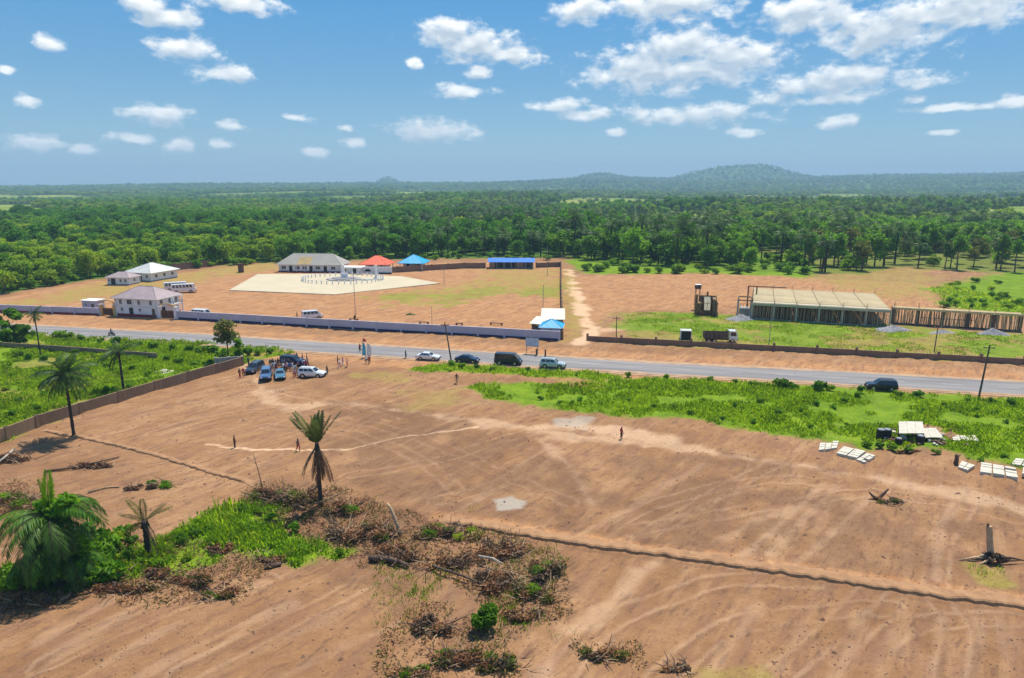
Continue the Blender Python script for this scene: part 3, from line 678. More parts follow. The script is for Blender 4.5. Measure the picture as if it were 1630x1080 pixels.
# balcony and outer stair tower on the gate side
MB().box((gw/2+.95,1.4,2.9),(1.9,3.6,.2)).build('balcony_floor','offwhite',gh)
for yy in (-.3, 3.1): MB().box((gw/2+1.7,yy,2.45),(.28,.28,4.9)).build('balcony_column','white',gh)
bl = MB()
for k in range(12): bl.box((gw/2+1.85,-.25+.3*k,3.4),(.06,.06,.8))
bl.box((gw/2+1.85,1.4,3.84),(.1,3.6,.08)); bl.build('balcony_railing','steel',gh)

def gate(label, p, q, leaf, pil, h, arch=None):
    p = Vector(p[:2]); q = Vector(q[:2]); ang = math.atan2((q-p).y, (q-p).x); mid = (p+q)/2; wd = (q-p).length
    t = thing('gate', label, 'gate', (mid.x, mid.y, 0), ang)
    for sx in (-1, 1):
        pl = MB().box((sx*wd/2,0,h/2),(.7,.7,h)).build('pillar', pil, t); MB().box((sx*wd/2,0,h+.1),(.9,.9,.2)).build('cap','offwhite',pl)
    lw = (wd-.75)/2
    for sx in (-1, 1):
        lf = MB().box((sx*(lw/2+.01),0,h*.36),(lw-.04,.06,h*.66)).build('gate_leaf', leaf, t)
        bars = MB()
        for k in range(9): bars.box((sx*(.18+k*(lw-.3)/8),-.05,h*.40),(.05,.04,h*.72))
        bars.build('bars','rust',lf)
    if arch:
        pts = [(math.cos(a)*wd/2, 0, h + .15 + math.sin(a)*arch) for a in [math.pi*i/12 for i in range(13)]]
        MB().tube(pts, .16, 6).build('arch','amber',t)
    return t
gate('dark gate between ochre pillars left of the white gatehouse', G(163,502), G(184,503), 'timberdark', 'amber', 2.8, 1.1)
gate('rusty gate with white pillars right of the white gatehouse', along((-91.2,173.2),RA,.4), along((-91.2,173.2),RA,5.2), 'rust', 'white', 3.0, .7)

# front boundary wall: panels between pillars
def boundary(name, label, pts, h, t, wm, pil=None, band=None, bay=6.0, ph=.25, bandh=.5, cap=None, cat='wall', cut=None):
    w0 = thing(name, label, cat, (pts[0][0], pts[0][1], 0)); o = Vector(pts[0][:2])
    for a, b_ in zip(pts[:-1], pts[1:]):
        a = Vector(a[:2]); b_ = Vector(b_[:2]); n_ = max(1, round((b_-a).length/bay)); d = (b_-a)/n_; ang = math.atan2(d.y, d.x); dl = d.length
        pm = MB().box((0,0,h/2),(dl-.004,t,h)).mesh('wall_panel', wm)
        bm_ = MB().box((0,0,bandh/2),(dl-.006,t+.05,bandh)).mesh('painted_band', band) if band else None
        cm = MB().box((0,0,h+.05),(dl-.01,t+.1,.1)).mesh('coping', cap) if cap else None
        plm = MB().box((0,0,(h+ph)/2),(t+.22,t+.22,h+ph)).mesh('pillar', pil) if pil else None
        for i in range(n_):
            m_ = a + d*(i+.5) - o
            dz = .06*(random.random()-.5)
            pn = link('wall_panel', pm, w0, (m_.x, m_.y, dz-.04), ang)
            if bm_: link('painted_band', bm_, pn, (0,0,.045))
            if cm: link('coping', cm, pn, (0,0,0))
            if plm: q = a + d*i - o; link('pillar', plm, w0, (q.x, q.y, -.05), ang)
        if plm: q = b_ - o; link('pillar', plm, w0, (q.x, q.y, -.05), ang)
    return w0
fw0 = along((-91.2,173.2), RA, 5.8)
boundary('boundary_wall', 'long lilac white wall with navy base between gatehouse and blue booth', [fw0, along((-31.9,157.6),RA,0), (10.4,147.1)], 2.15, .24, 'lilac', 'lilac', 'navy', 6.0, .12, .55, 'lilac')
boundary('boundary_wall', 'lilac white wall with maroon base at the left edge', [G(-40,495), G(15,497), G(120,501), G(160,502.2)], 1.9, .24, 'lilac', 'lilac', 'maroon', 6.0, .12, .5, 'lilac')
gk = thing('guard_kiosk', 'small white kiosk behind the maroon based wall by the ochre gate', 'kiosk', (G(150,494)[0], G(150,494)[1], 0), RA)
MB().box((0,0,1.4),(4.5,3,2.8)).build('wall','lilac',gk); MB().box((0,0,2.88),(5.2,3.7,.16)).build('roof','offwhite',gk); opening(gk,'w',-1,-1.5,1.8,.8,.9,'f'); opening(gk,'d',1.2,-1.5,1.05,.8,2.0,'f')
boundary('side_wall', 'bare block wall running back from the blue booth beside the dirt track', [(11.2,147.9),(13.4,180),(16.6,230),(20.5,284.5)], 1.9, .22, 'block', 'block', None, 7.0, .2)
boundary('back_wall', 'brown block wall behind the cyan roofed pavilion', [(-51,263),(-19.5,279),(-11,279.5)], 2.3, .22, 'block', 'block', None, 7.0, .2)
boundary('back_wall', 'brown block wall right of the long blue roofed shed', [(10,281.5),(20.3,284.6)], 2.0, .22, 'block', 'block', None, 7.0, .2)
boundary('back_wall', 'brown block wall behind the pale roofed bungalow', [G(276,431), G(333,425)], 2.7, .22, 'block', 'block', None, 7.0, .3)
boundary('roadside_wall', 'long low brown block wall along the far roadside', [G(935,543.5), G(1100,552), G(1300,563), G(1630,581), G(1800,591)], 1.25, .24, 'block', 'block', None, 7.5, .55)
boundary('field_wall', 'tan block wall between left meadow and cleared dirt', [G(-60,725), G(12,699), G(60,680), G(190,640), G(300,607), G(386,582)], 1.75, .22, 'blocktan', 'blocktan', None, 5.5, .1)
boundary('field_wall', 'short grey block wall returning behind the parked cars', [G(386,581), G(344,584)], 1.75, .22, 'concrete_grey', 'concrete_grey', None, 3.0, .1)
boundary('field_wall', 'low weathered block wall crossing the far left meadow', [G(-60,549), G(80,558), G(250,571)], 1.15, .22, 'blocktan', None, None, 6.0, .1)

# bungalows and pavilions inside the compound
t = house('bungalow', 'white bungalow with pale grey hipped roof and dark porch', (-131.0,247.5), R(-17), 11, 12.5, 3.1, 2.8, .8, 'white', 'roof_pale', 'concrete_grey',
  [('D','f',-3.2,1.4,2.6,2.4),('D','f',0.2,1.4,2.6,2.4),('w','f',3.8,1.8,1.1,1.2),('w','r',-3.8,1.8,1.2,1.2),('w','r',0,1.8,1.2,1.2),('w','r',3.8,1.8,1.2,1.2)], .35)
for k in range(4): MB().tube([(-5.0+2.2*k,-7.0,0),(-5.0+2.2*k,-7.0,3.0)],.11,8).build('porch_post','white',t)
house('bungalow', 'small white bungalow with dusty pinkish roof beside the forest', (-134.2,234.5), R(-8), 8.2, 5.5, 2.7, 1.6, .5, 'white', 'roof_gate', 'concrete_grey',
  [('D','f',-1.8,1.2,1.6,2.1),('w','f',-3.3,1.6,.8,1.0),('w','f',1.0,1.6,.9,1.1),('w','f',2.8,1.6,.9,1.1),('w','r',0,1.6,1,1.1)], .4)
lb = house('long_bungalow', 'long white bungalow with grey roof behind the paved yard', (-78.6,270.5), R(-6), 25, 9, 3.1, 3.9, .9, 'white', 'roof_grey', 'maroon',
  [('w','f',-10.4,1.8,1.8,1.3),('D','f',-7.6,1.35,1.3,2.3),('w','f',-4.8,1.8,1.8,1.3),('w','f',-2.0,1.8,1.8,1.3),('D','f',.6,1.35,1.3,2.3),('w','f',3.4,1.8,1.9,1.3),('D','f',6.4,1.35,1.3,2.3),('w','f',9.6,1.8,1.8,1.3),('w','l',0,1.8,1.6,1.3)], .55)
# newer tan roofing sheets laid over part of the front slope
sl = MB(); a_, b_ = 25/2+.9, 9/2+.9
for k in range(2):
    x0 = -4.6 + k*2.7; sl.add([(x0,-b_-.02,3.16),(x0+2.6,-b_-.02,3.16),(x0+2.6,-.15,3.06+3.9*.975),(x0,-.15,3.06+3.9*.975),(x0,-b_-.02,3.12),(x0+2.6,-b_-.02,3.12),(x0+2.6,-.15,3.0+3.9*.975),(x0,-.15,3.0+3.9*.975)],[(0,1,2,3),(7,6,5,4),(0,4,5,1),(2,6,7,3),(1,5,6,2),(3,7,4,0)])
sl.build('tan_roof_sheet','roof_tan',lb)['label'] = 'tan patch of roofing sheets on the grey roof'
for k in range(8): MB().tube([(-11.6+3.3*k,-5.1,0),(-11.6+3.3*k,-5.1,3.0)],.10,8).build('veranda_post','white',lb)
MB().box((0,-5.2,.12),(25,1.5,.24)).build('veranda_step','maroon',lb)
an = thing('annexe', 'low white annexe with flat canopy between long bungalow and orange pavilion', 'annexe', (-61.5,262.5,0), R(-8))
MB().box((0,0,1.25),(8,4,2.5)).build('wall','white',an); MB().box((.6,-.3,2.65),(8.2,5.2,.3)).build('canopy','white',an); MB().box((0,-.02,.28),(8.06,4.08,.5)).build('plinth','maroon',an)
opening(an,'D',1.6,-2,1.15,1.3,2.1,'f'); opening(an,'w',-2.2,-2,1.6,1.2,1,'f')
for k in range(3): MB().tube([(-3.2+3.6*k,-2.7,0),(-3.2+3.6*k,-2.7,2.5)],.1,8).build('canopy_post','white',an)
def pavilion(label, loc, rz, w, d, roof, rh):
    t = thing('pavilion', label, 'pavilion', (loc[0], loc[1], 0), rz); h = 3.0
    MB().box((0,0,.15),(w,d,.3)).build('floor','concrete_grey',t)
    MB().box((0,.6,1.6),(w*.8,d*.6,2.6)).build('wall','offwhite',t)
    hip(t, w, d, h, rh, .6, roof, fasc=roof)
    k = 4
    for i in range(k+1):
        for yy in (-d/2+.25, d/2-.25): MB().tube([(-w/2+.3+i*(w-.6)/k,yy,.3),(-w/2+.3+i*(w-.6)/k,yy,h)],.15,8).build('column','white',t)
    for i in range(2): opening(t,'D',-w*.2+i*w*.4,.6-d*.3,1.4,1.4,2.0,'f')
    return t
pavilion('pavilion with bright orange hipped roof behind the white screen wall', (-53.5,271), R(-8), 10.5, 9, 'roof_orange', 3.1)
pavilion('pavilion with cyan pyramid roof behind the brown block wall', (-39.6,275.5), R(-8), 9.6, 9, 'roof_cyan', 3.0)
sw = thing('screen_wall', 'white screen wall with dark arched opening before the orange pavilion', 'wall', (-52.2,261.5,0), R(-5))
MB().box((0,0,1.3),(12.4,.3,2.6)).build('wall','white',sw); MB().box((3.6,-.02,.3),(5,.38,.6)).build('painted_band','navy',sw)
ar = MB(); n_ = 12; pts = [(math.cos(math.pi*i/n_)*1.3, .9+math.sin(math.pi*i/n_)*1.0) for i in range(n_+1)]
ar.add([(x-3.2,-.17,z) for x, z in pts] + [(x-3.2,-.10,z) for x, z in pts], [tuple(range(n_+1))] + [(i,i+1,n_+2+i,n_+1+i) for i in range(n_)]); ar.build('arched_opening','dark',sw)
MB().box((0,0,2.66),(12.6,.5,.12)).build('coping','offwhite',sw)
bs = thing('shed', 'long open shed with bright blue sheet roof at the back wall', 'shed', (-.2,280.5,0), R(-2))
MB().box((0,2.6,1.5),(18,.25,3.0)).build('back_wall','block',bs); MB().box((0,-.1,.1),(18,5.4,.2)).build('floor','concrete_grey',bs)
MB().box((-7.8,-1.2,1.4),(2.2,4.8,2.7)).build('store_room','block',bs); MB().box((3.4,-.8,1.4),(3.4,3.6,2.7)).build('store_room','block',bs)
rf = MB().add([(-9.6,-3.6,2.75),(9.6,-3.6,2.75),(9.6,.4,4.1),(-9.6,.4,4.1),(-9.6,3.4,3.2),(9.6,3.4,3.2)],[(0,1,2,3),(3,2,5,4),(0,3,4),(1,5,2),(0,4,5,1)]).build('roof','roof_blue',bs)
for k in range(7): MB().box((-8.8+2.93*k,-2.9,1.4),(.28,.28,2.75)).build('post','concrete_grey',bs)
# booth group at the right end of the front wall
def monopitch(label, p, rz, w, d, h0, h1, rm, wm, name='shed', ops=()):
    t = thing(name, label, 'shed', (p[0], p[1], 0), rz)
    MB().add([(-w/2,-d/2,0),(w/2,-d/2,0),(w/2,d/2,0),(-w/2,d/2,0),(-w/2,-d/2,h0),(w/2,-d/2,h0),(w/2,d/2,h1),(-w/2,d/2,h1)],[(3,2,1,0),(4,5,6,7),(0,1,5,4),(1,2,6,5),(2,3,7,6),(3,0,4,7)]).build('wall',wm,t)
    e = .45; s = (h1-h0)/d
    z = lambda y: h0 + (y + d/2)*s + .01
    ps = [(-w/2-e,-d/2-e),(w/2+e,-d/2-e),(w/2+e,d/2+e),(-w/2-e,d/2+e)]
    MB().add([(x,y,z(y)) for x,y in ps]+[(x,y,z(y)+.1) for x,y in ps],[(3,2,1,0),(4,5,6,7),(0,1,5,4),(1,2,6,5),(2,3,7,6),(3,0,4,7)]).build('roof',rm,t)
    for (k, u, zz, ww, hh) in ops: opening(t, k, u, -d/2, zz, ww, hh, 'f')
    return t
monopitch('shed with large cream sheet roof behind the blue roofed booth', (10.0,163.5), R(-4), 4.9, 9.0, 2.5, 3.3, 'roof_cream', 'concrete_grey', ops=[('D',-1,1.1,1.4,2)])
monopitch('small shed with white roof left of the blue roofed booth', (6.9,155.8), R(-20), 3.4, 4.6, 2.5, 3.1, 'roof_cream', 'timberdark', ops=[('D',0,1.1,1,2)])
house('guard_booth', 'guard booth with bright blue hipped roof at the wall corner', (9.0,151.6), R(-10), 4.4, 4.2, 2.55, 1.5, .55, 'lilac', 'roof_cyan', None, [('w','f',0,1.7,1,.9),('d','r',0,1.1,.9,2)], cat='booth')

# ------------------------------------------------------------------ paved yard
yard = GP([(365,463),(410,437.5),(530,437),(640,441),(700,452),(533,470)])
M['paving'] = mat('beige_paving', (.55,.47,.32), .9, .12, .15, bump=.02, bscale=3, col2=(.47,.41,.28))
pv = MB().prism(yard, -.1, .22).build('paved_yard', 'paving'); tag(pv, kind='structure')
rc = G(546,446.5); t = thing('ring_monument', 'round memorial ring of white posts on the paved yard', 'monument', (rc.x, rc.y, .224), R(-4))
ringR = 14.5; ky = .78
for k in range(44):
    a = 2*math.pi*k/44
    po = MB().box((0,0,.55),(.34,.34,1.1),top=(.8,.8)).build('post','white',t); po.location = (ringR*math.cos(a), ringR*ky*math.sin(a), 0); MB().box((0,0,1.14),(.4,.4,.1)).build('cap','offwhite',po)
MB().tube([(ringR*math.cos(2*math.pi*k/60), ringR*ky*math.sin(2*math.pi*k/60), .8) for k in range(61)], .07, 5, cap=False).build('rail','white',t)
MB().prism([(6.2*math.cos(2*math.pi*k/32), 5*math.sin(2*math.pi*k/32)+1) for k in range(32)], 0, .35).build('plinth','concrete_grey',t)
MB().prism([(4.2*math.cos(2*math.pi*k/32), 3.4*math.sin(2*math.pi*k/32)+1) for k in range(32)], .352, .6).build('upper_plinth','gravel',t)
MB().box((0,2,1.3),(2.4,.5,1.5)).build('memorial_tablet','white',t)
for (px, py, h) in ((547,438,3.4),(599,444,4.6)):
    p = G(px, py); t = thing('white_pylon', 'slim white pylon at the ' + ('back' if px == 547 else 'right') + ' of the memorial ring', 'pylon', (p.x, p.y, .1))
    MB().box((0,0,h/2),(.8,.8,h),top=(.75,.75)).build('shaft','white',t); MB().box((0,0,h+.12),(.9,.9,.24)).build('cap','offwhite',t); MB().box((0,0,.2),(1.4,1.4,.4)).build('base','offwhite',t)
t = thing('kerb_planter', 'low curved white planter beside the right pylon', 'planter', (G(585,446).x, G(585,446).y, .224))
MB().tube([(5.5*math.cos(a),2.5*math.sin(a),.25) for a in [R(200+i*14) for i in range(12)]], .3, 5).build('kerb','kerb',t); MB().tube([(4.9*math.cos(a),2.1*math.sin(a),.2) for a in [R(200+i*14) for i in range(12)]], .25, 5).build('soil','maroon',t)
t = thing('notice_kiosk', 'dark upright notice kiosk left of the paved yard', 'kiosk', (G(384,434).x, G(384,434).y, 0), R(-10))
MB().box((0,0,1.7),(1.9,.5,3.2)).build('board','timberdark',t); MB().box((0,0,3.38),(2.3,1.0,.16)).build('roof','rust',t)
for sx in (-1,1): MB().box((sx*1.0,0,1.7),(.16,.6,3.4)).build('post','rust',t)

# ------------------------------------------------------------------ concrete hall under construction
DZ = 4.2
nl = G(1198,482,DZ); nr = G(1419,494,DZ); fl = G(1214,459,DZ); fr = G(1417,468,DZ)
hall = thing('unfinished_hall', 'unfinished concrete hall with propped deck and open front', 'building', (nl.x, nl.y, 0))
O = Vector((nl.x, nl.y)); front = (Vector(nr[:2]) - O); ang = math.atan2(front.y, front.x); hl = front.length; dep = Vector(fl[:2]) - O; depth = -dep.x*math.sin(ang) + dep.y*math.cos(ang)
hall.rotation_euler = (0,0,ang); nb = 6; bw = hl/nb
deck = MB().box((0,0,0),(bw-.10,depth,.28)).mesh('deck_panel','concrete_deck')
for i in range(nb):
    o = link('deck_panel', deck, hall, ((i+.5)*bw, depth/2, DZ-.14 - (.0 if i % 2 else .03)))
    pl = MB().box((0,-depth/2+.9,.20),(bw-.14,1.6,.12)).build('edge_strip','concrete',o)
MB().box((hl/2,-.08,DZ-.32),(hl+.2,.35,.62)).build('edge_beam','concrete',hall)
for i in range(nb+1):
    for k in range(4):
        co = MB().box((0,0,(DZ-.3)/2),(.4,.4,DZ-.3)).build('column','concrete' if k == 0 else 'concrete_grey',hall); co.location = (i*bw, .15+k*(depth-.4)/3, 0)
        if k in (0, 3):
            st = MB()
            for (u, v) in ((-.1,-.1),(.1,-.1),(.1,.1),(-.1,.1)): st.tube([(u,v,DZ-.3),(u+.03*random.uniform(-1,1),v,DZ+1.1)],.018,4)
            st.build('starter_bars','rust',co)
MB().box((hl/2,depth-.15,DZ/2-.2),(hl,.2,DZ-.6)).build('back_wall','block',hall)
prop = MB().tube([(0,0,0),(.02,0,2),(-.03,.02,DZ-.64)],[.075,.065,.05],5).mesh('timber_prop','timber')
for i in range(66):
    for row in range(2):
        u = (i+.5)*hl/66 + random.uniform(-.15,.15)
        link('timber_prop', prop, hall, (u, 1.2+row*2.6+random.uniform(-.5,.5), 0), (random.uniform(-.05,.05), random.uniform(-.06,.06), random.uniform(0,6)))
MB().box((hl/2,-.05,.10),(hl,.3,.2)).build('ground_sill','concrete_grey',hall)
MB().tube([(0,-.25,DZ+.55),(hl,-.25,DZ+.55)],.035,5).build('guide_rail','timberdark',hall)
# unfinished bay frame at the left end
fr_ = thing('column_frame', 'bare frame of columns and beams at the left end of the hall', 'frame', (G(1173,505).x, G(1173,505).y, 0), ang)
for (x, y, h) in ((0,0,4.4),(3.2,0,4.4),(0,6,4.4),(3.2,6,4.4),(2.2,14,6.4),(4.4,14,6.4)): MB().box((x,y,h/2),(.35,.35,h)).build('column','rust' if y > 10 else 'concrete_grey',fr_)
for (a, b_) in (((0,0,4.5),(3.2,0,4.5)),((0,6,4.5),(3.2,6,4.5)),((0,0,4.52),(0,6,4.52)),((3.2,0,4.52),(3.2,6,4.52)),((2.2,14,6.3),(12,14,6.3))): MB().tube([a,b_],.16,4).build('beam','timberdark',fr_)
MB().box((1.7,3,1.1),(2.6,3.4,2.2)).build('block_stack','concrete_grey',fr_)
for k in range(6): link('timber_prop', prop, fr_, (.3+.5*k, .8+random.random(), 0), (random.uniform(-.1,.1),random.uniform(-.12,.12),k))
# lower wing, props and formwork only
wl = G(1419,515); wr = G(1626,528); wg = thing('formwork_wing', 'long timber formwork wing with dense pale props right of the hall', 'formwork', (wl.x, wl.y, 0))
fv = Vector(wr[:2]) - Vector(wl[:2]); wl_ = fv.length; wa = math.atan2(fv.y, fv.x); wg.rotation_euler = (0,0,wa); WZ = 3.9
MB().box((wl_/2,1.3,WZ),(wl_,3.2,.18)).build('deck','roof_tan',wg); MB().box((wl_/2,-.36,WZ-.02),(wl_,.12,.5)).build('formwork_board','timber',wg)
MB().box((wl_/2,.4,.06),(wl_,1.0,.12)).build('ground_sill','dark',wg)
ncol = 6
for i in range(ncol):
    x = .3 + i*(wl_-.6)/(ncol-1); co = MB().box((x,.6,WZ/2-.06),(.75,.5,WZ-.2)).build('column','timberdark' if i % 2 else 'block',wg)
    st = MB()
    for (u, v) in ((-.1,-.1),(.1,-.1),(.1,.1),(-.1,.1)): st.tube([(x+u,.6+v,WZ),(x+u,.6+v,WZ+1.5)],.02,4)
    st.build('starter_bars','rust',co)
prop2 = MB().tube([(0,0,0),(.03,0,1.9),(-.02,.02,WZ-.15)],[.10,.09,.075],5).mesh('timber_prop','timber')
for i in range(130):
    u = (i+.5)*wl_/130 + random.uniform(-.12,.12)
    link('timber_prop', prop2, wg, (u, random.choice((-.15,.25,1.2,2.2)), 0), (random.uniform(-.05,.05), random.uniform(-.13,.13), random.uniform(0,6)))
for i in range(5):
    x = 6 + i*2.2; MB().tube([(x,-.3,1.9),(x+2.4,-.25,2.0)],.06,4).build('brace','timberdark',wg)
# half-built stair tower
tp = G(1126,503); tw = thing('stair_tower', 'half built brown stair tower standing left of the hall', 'tower', (tp.x, tp.y, 0), R(-12))
for (x, y, h) in ((-2.9,0,5.6),(2.2,0,3.8),(-2.9,4,4.8),(2.2,4,4.6),(0,4,5.8)): MB().box((x,y,h/2),(.45,.45,h)).build('column','brown',tw)
MB().box((-2.2,2,1.6),(1.1,4.2,3.2)).build('block_wall','brown',tw); MB().box((1.7,2,2.2),(.9,4.2,4.4)).build('block_wall','brown',tw); MB().box((0,3.9,2.4),(4.2,.3,4.8)).build('block_wall','brown',tw)
MB().add([(-.9,-.2,1.6),(.7,-.2,1.6),(.7,2.9,4.6),(-.9,2.9,4.6),(-.9,-.2,1.3),(.7,-.2,1.3),(.7,2.9,4.3),(-.9,2.9,4.3)],[(0,1,2,3),(7,6,5,4),(0,4,5,1),(1,5,6,2),(2,6,7,3),(3,7,4,0)]).build('stair_slab','concrete',tw)
MB().box((0,0,.5),(5.2,.4,1.0)).build('kerb_beam','rust',tw)
for k in range(7):
    x = -2.7 + k*.8; MB().tube([(x,-.5,0),(x+random.uniform(-.3,.3),-.4,3.6+random.random()*1.6)],.07,5).build('scaffold_pole','brown',tw)
MB().tube([(-3,-.5,3.4),(2.6,-.5,3.4)],.07,5).build('scaffold_rail','brown',tw)
p = G(1109,492); t = thing('water_tank', 'small dark tank raised on a post stand beside the stair tower', 'tank', (p.x, p.y, 0))
MB().box((0,0,6.2),(1.5,1.3,1.1)).build('tank_box','timberdark',t); MB().box((0,0,6.8),(1.7,1.5,.1)).build('lid','offwhite',t)
for sx in (-1,1):
    for sy in (-1,1): MB().tube([(sx*.6,sy*.5,0),(sx*.55,sy*.45,5.64)],.08,5).build('leg','timberdark',t)

# ------------------------------------------------------------------ poles and signs
def upole(label, px, py, h, lean=(0,0), r=.13, arm=True, m='pole', group=None):
    p = GZ(px, py); t = thing('utility_pole', label, 'pole', p, random.uniform(-.2,.2), group)
    MB().tube([(0,0,-.2),(lean[0]*.5,lean[1]*.5,h/2),(lean[0],lean[1],h)],[r,r*.85,r*.7],8).build('shaft',m,t)
    if arm:
        a = MB().box((lean[0]*.93,lean[1],h-.5),(1.7,.12,.14)).build('crossarm','timberdark',t)
        for sx in (-.7,0,.7): MB().tube([(lean[0]*.93+sx,lean[1],h-.43),(lean[0]*.93+sx,lean[1],h-.2)],.05,6).build('insulator','offwhite',a)
    return t
upole('leaning wooden utility pole between the white and navy sedans', 719, 578, 8.0, (-1.2,0), .16)
upole('tall wooden utility pole at the right roadside near the black car', 1558, 633, 8.8, (.5,.2), .17)
upole('utility pole behind the low brown wall far right', 1487, 560, 5.6, (.1,0), .12)
upole('utility pole beside the dirt track junction', 981, 541, 5.4, (-.1,0), .12)
upole('thin metal mast beside the cream roofed shed', 864, 497, 7.4, (.1,0), .09, False, 'steel')
upole('tall thin floodlight mast in the compound dirt', 566, 506, 12.0, (0,0), .09, False, 'steel')
upole('thin mast behind the front wall right of the minibus', 688, 528, 6.0, (0,0), .07, False, 'steel')
upole('thin mast at the right tip of the paved yard', 707, 452, 7.0, (0,0), .09, False, 'steel')
upole('thin mast before the blue roofed shed', 871, 440, 11.0, (0,0), .10, False, 'steel')
upole('thin mast in the grass before the unfinished hall', 1224, 549, 8.0, (0,0), .08, False, 'steel')
p = GZ(847, 564); sg = thing('sign_board', 'faded white sign board on two posts at the far roadside', 'sign', p, RA)
bd = MB().box((0,0,2.5),(2.7,.10,1.6)).build('board','signface',sg); MB().box((0,.0,3.33),(2.8,.14,.08)).build('frame_bar','steel',bd); MB().box((0,.0,1.67),(2.8,.14,.08)).build('frame_bar','steel',bd)
for sx in (-1.15, 1.15): MB().box((sx,.08,1.25),(.12,.12,2.5)).build('post','steel',sg)
for (px, py, c1, lab) in ((577,570,'bannerc','cyan feather banner on a pole at the near roadside'),(585,572,'bannerw','pale feather banner beside the cyan one'),(578,556,'bannerr','small red flag behind the feather banners')):
    p = GZ(px, py); t = thing('feather_banner', lab, 'banner', p, random.uniform(-.4,.4)); h = 3.2 if c1 != 'bannerr' else 2.4
    MB().tube([(0,0,0),(0,0,h*.8),(.12,0,h)],.03,5).build('pole','steel',t)
    q = [(0,.5 if c1 != 'bannerr' else 1.6),(.75,.6 if c1 != 'bannerr' else 1.65),(.85,h*.7),(.6,h*.93),(.12,h)]
    n_ = len(q); MB().add([(x,.10*math.sin(z*2.2),z) for x,z in q]+[(x,.10*math.sin(z*2.2)+.02,z) for x,z in q],[tuple(range(n_)),tuple(range(2*n_-1,n_-1,-1))]+[(i,(i+1)%n_,n_+(i+1)%n_,n_+i) for i in range(n_)]).build('cloth',c1,t)
for (px, py, lab) in ((854,567,'short dark marker post right of the white sign board'),(868,568,'short dark marker post near the track mouth')):
    p = GZ(px, py); t = thing('marker_post', lab, 'post', p); MB().box((0,0,.7),(.35,.3,1.4),top=(.8,.8)).build('shaft','timberdark',t); MB().box((0,0,1.45),(.4,.36,.1)).build('cap','rust',t)

# ------------------------------------------------------------------ vehicles
tyre_me = {}
def wheel(parent, x, y, r, w=.22):
    key = round(r, 3)
    if key not in tyre_me:
        tm = MB().tube([(0,-w/2,0),(0,-w*.3,0),(0,w*.3,0),(0,w/2,0)],[r*.92,r,r,r*.92],16).mesh('tyre','black')
        rm = MB().tube([(0,-w/2-.015,0),(0,w/2+.015,0)],r*.6,10).mesh('rim','chrome')
        tyre_me[key] = (tm, rm)
    tm, rm = tyre_me[key]
    o = link('wheel', tm, parent, (x, y, r)); link('rim', rm, o); return o
def bil(q, u, v):
    a, b, c, d = [Vector(p) for p in q]; return a.lerp(b, u).lerp(d.lerp(c, u), v)
def pane(parent, q, u0, u1, v0, v1, nrm, m='carglass', name='window'):
    P = [bil(q, u, v) for u, v in ((u0,v0),(u1,v0),(u1,v1),(u0,v1))]; n_ = Vector(nrm)
    vs = [p + n_*.012 for p in P] + [p - n_*.01 for p in P]
    return MB().add(vs, [(0,1,2,3),(7,6,5,4),(0,4,5,1),(1,5,6,2),(2,6,7,3),(3,7,4,0)]).build(name, m, parent)
CARS = {
 'sedan': dict(L=4.7,W=1.8,r=.33,wb=2.75,st=[(-2.35,.42,.78,.74),(-2.2,.30,.96,.86),(-1.5,.24,1.02,.90),(.7,.24,.98,.90),(1.7,.24,.90,.88),(2.2,.30,.78,.82),(2.35,.42,.62,.68)],
   cab=dict(b=(-1.75,1.05),t=(-1.05,.25),zb=.95,zt=1.46,wb=.84,wt=.64),side=3),
 'suv': dict(L=4.8,W=1.92,r=.39,wb=2.8,st=[(-2.4,.50,.95,.84),(-2.3,.36,1.12,.92),(-1.5,.34,1.16,.95),(.8,.34,1.14,.95),(1.8,.34,1.08,.93),(2.3,.42,.96,.87),(2.4,.52,.76,.76)],
   cab=dict(b=(-2.32,1.1),t=(-2.1,.35),zb=1.1,zt=1.82,wb=.90,wt=.72),side=3),
 'van': dict(L=5.2,W=1.95,r=.36,wb=3.0,st=[(-2.6,.45,1.05,.90),(-2.5,.32,1.18,.95),(0,.30,1.20,.97),(1.6,.30,1.18,.97),(2.4,.32,1.05,.92),(2.6,.45,.80,.80)],
   cab=dict(b=(-2.55,2.2),t=(-2.45,1.35),zb=1.15,zt=2.15,wb=.94,wt=.82),side=4),
 'bus': dict(L=7.2,W=2.25,r=.43,wb=4.1,st=[(-3.6,.50,1.35,1.06),(-3.5,.40,1.45,1.11),(0,.38,1.45,1.12),(3.3,.38,1.42,1.11),(3.55,.45,1.30,1.05),(3.6,.55,1.1,.98)],
   cab=dict(b=(-3.55,3.45),t=(-3.5,3.05),zb=1.42,zt=2.75,wb=1.10,wt=1.02),side=6),
}
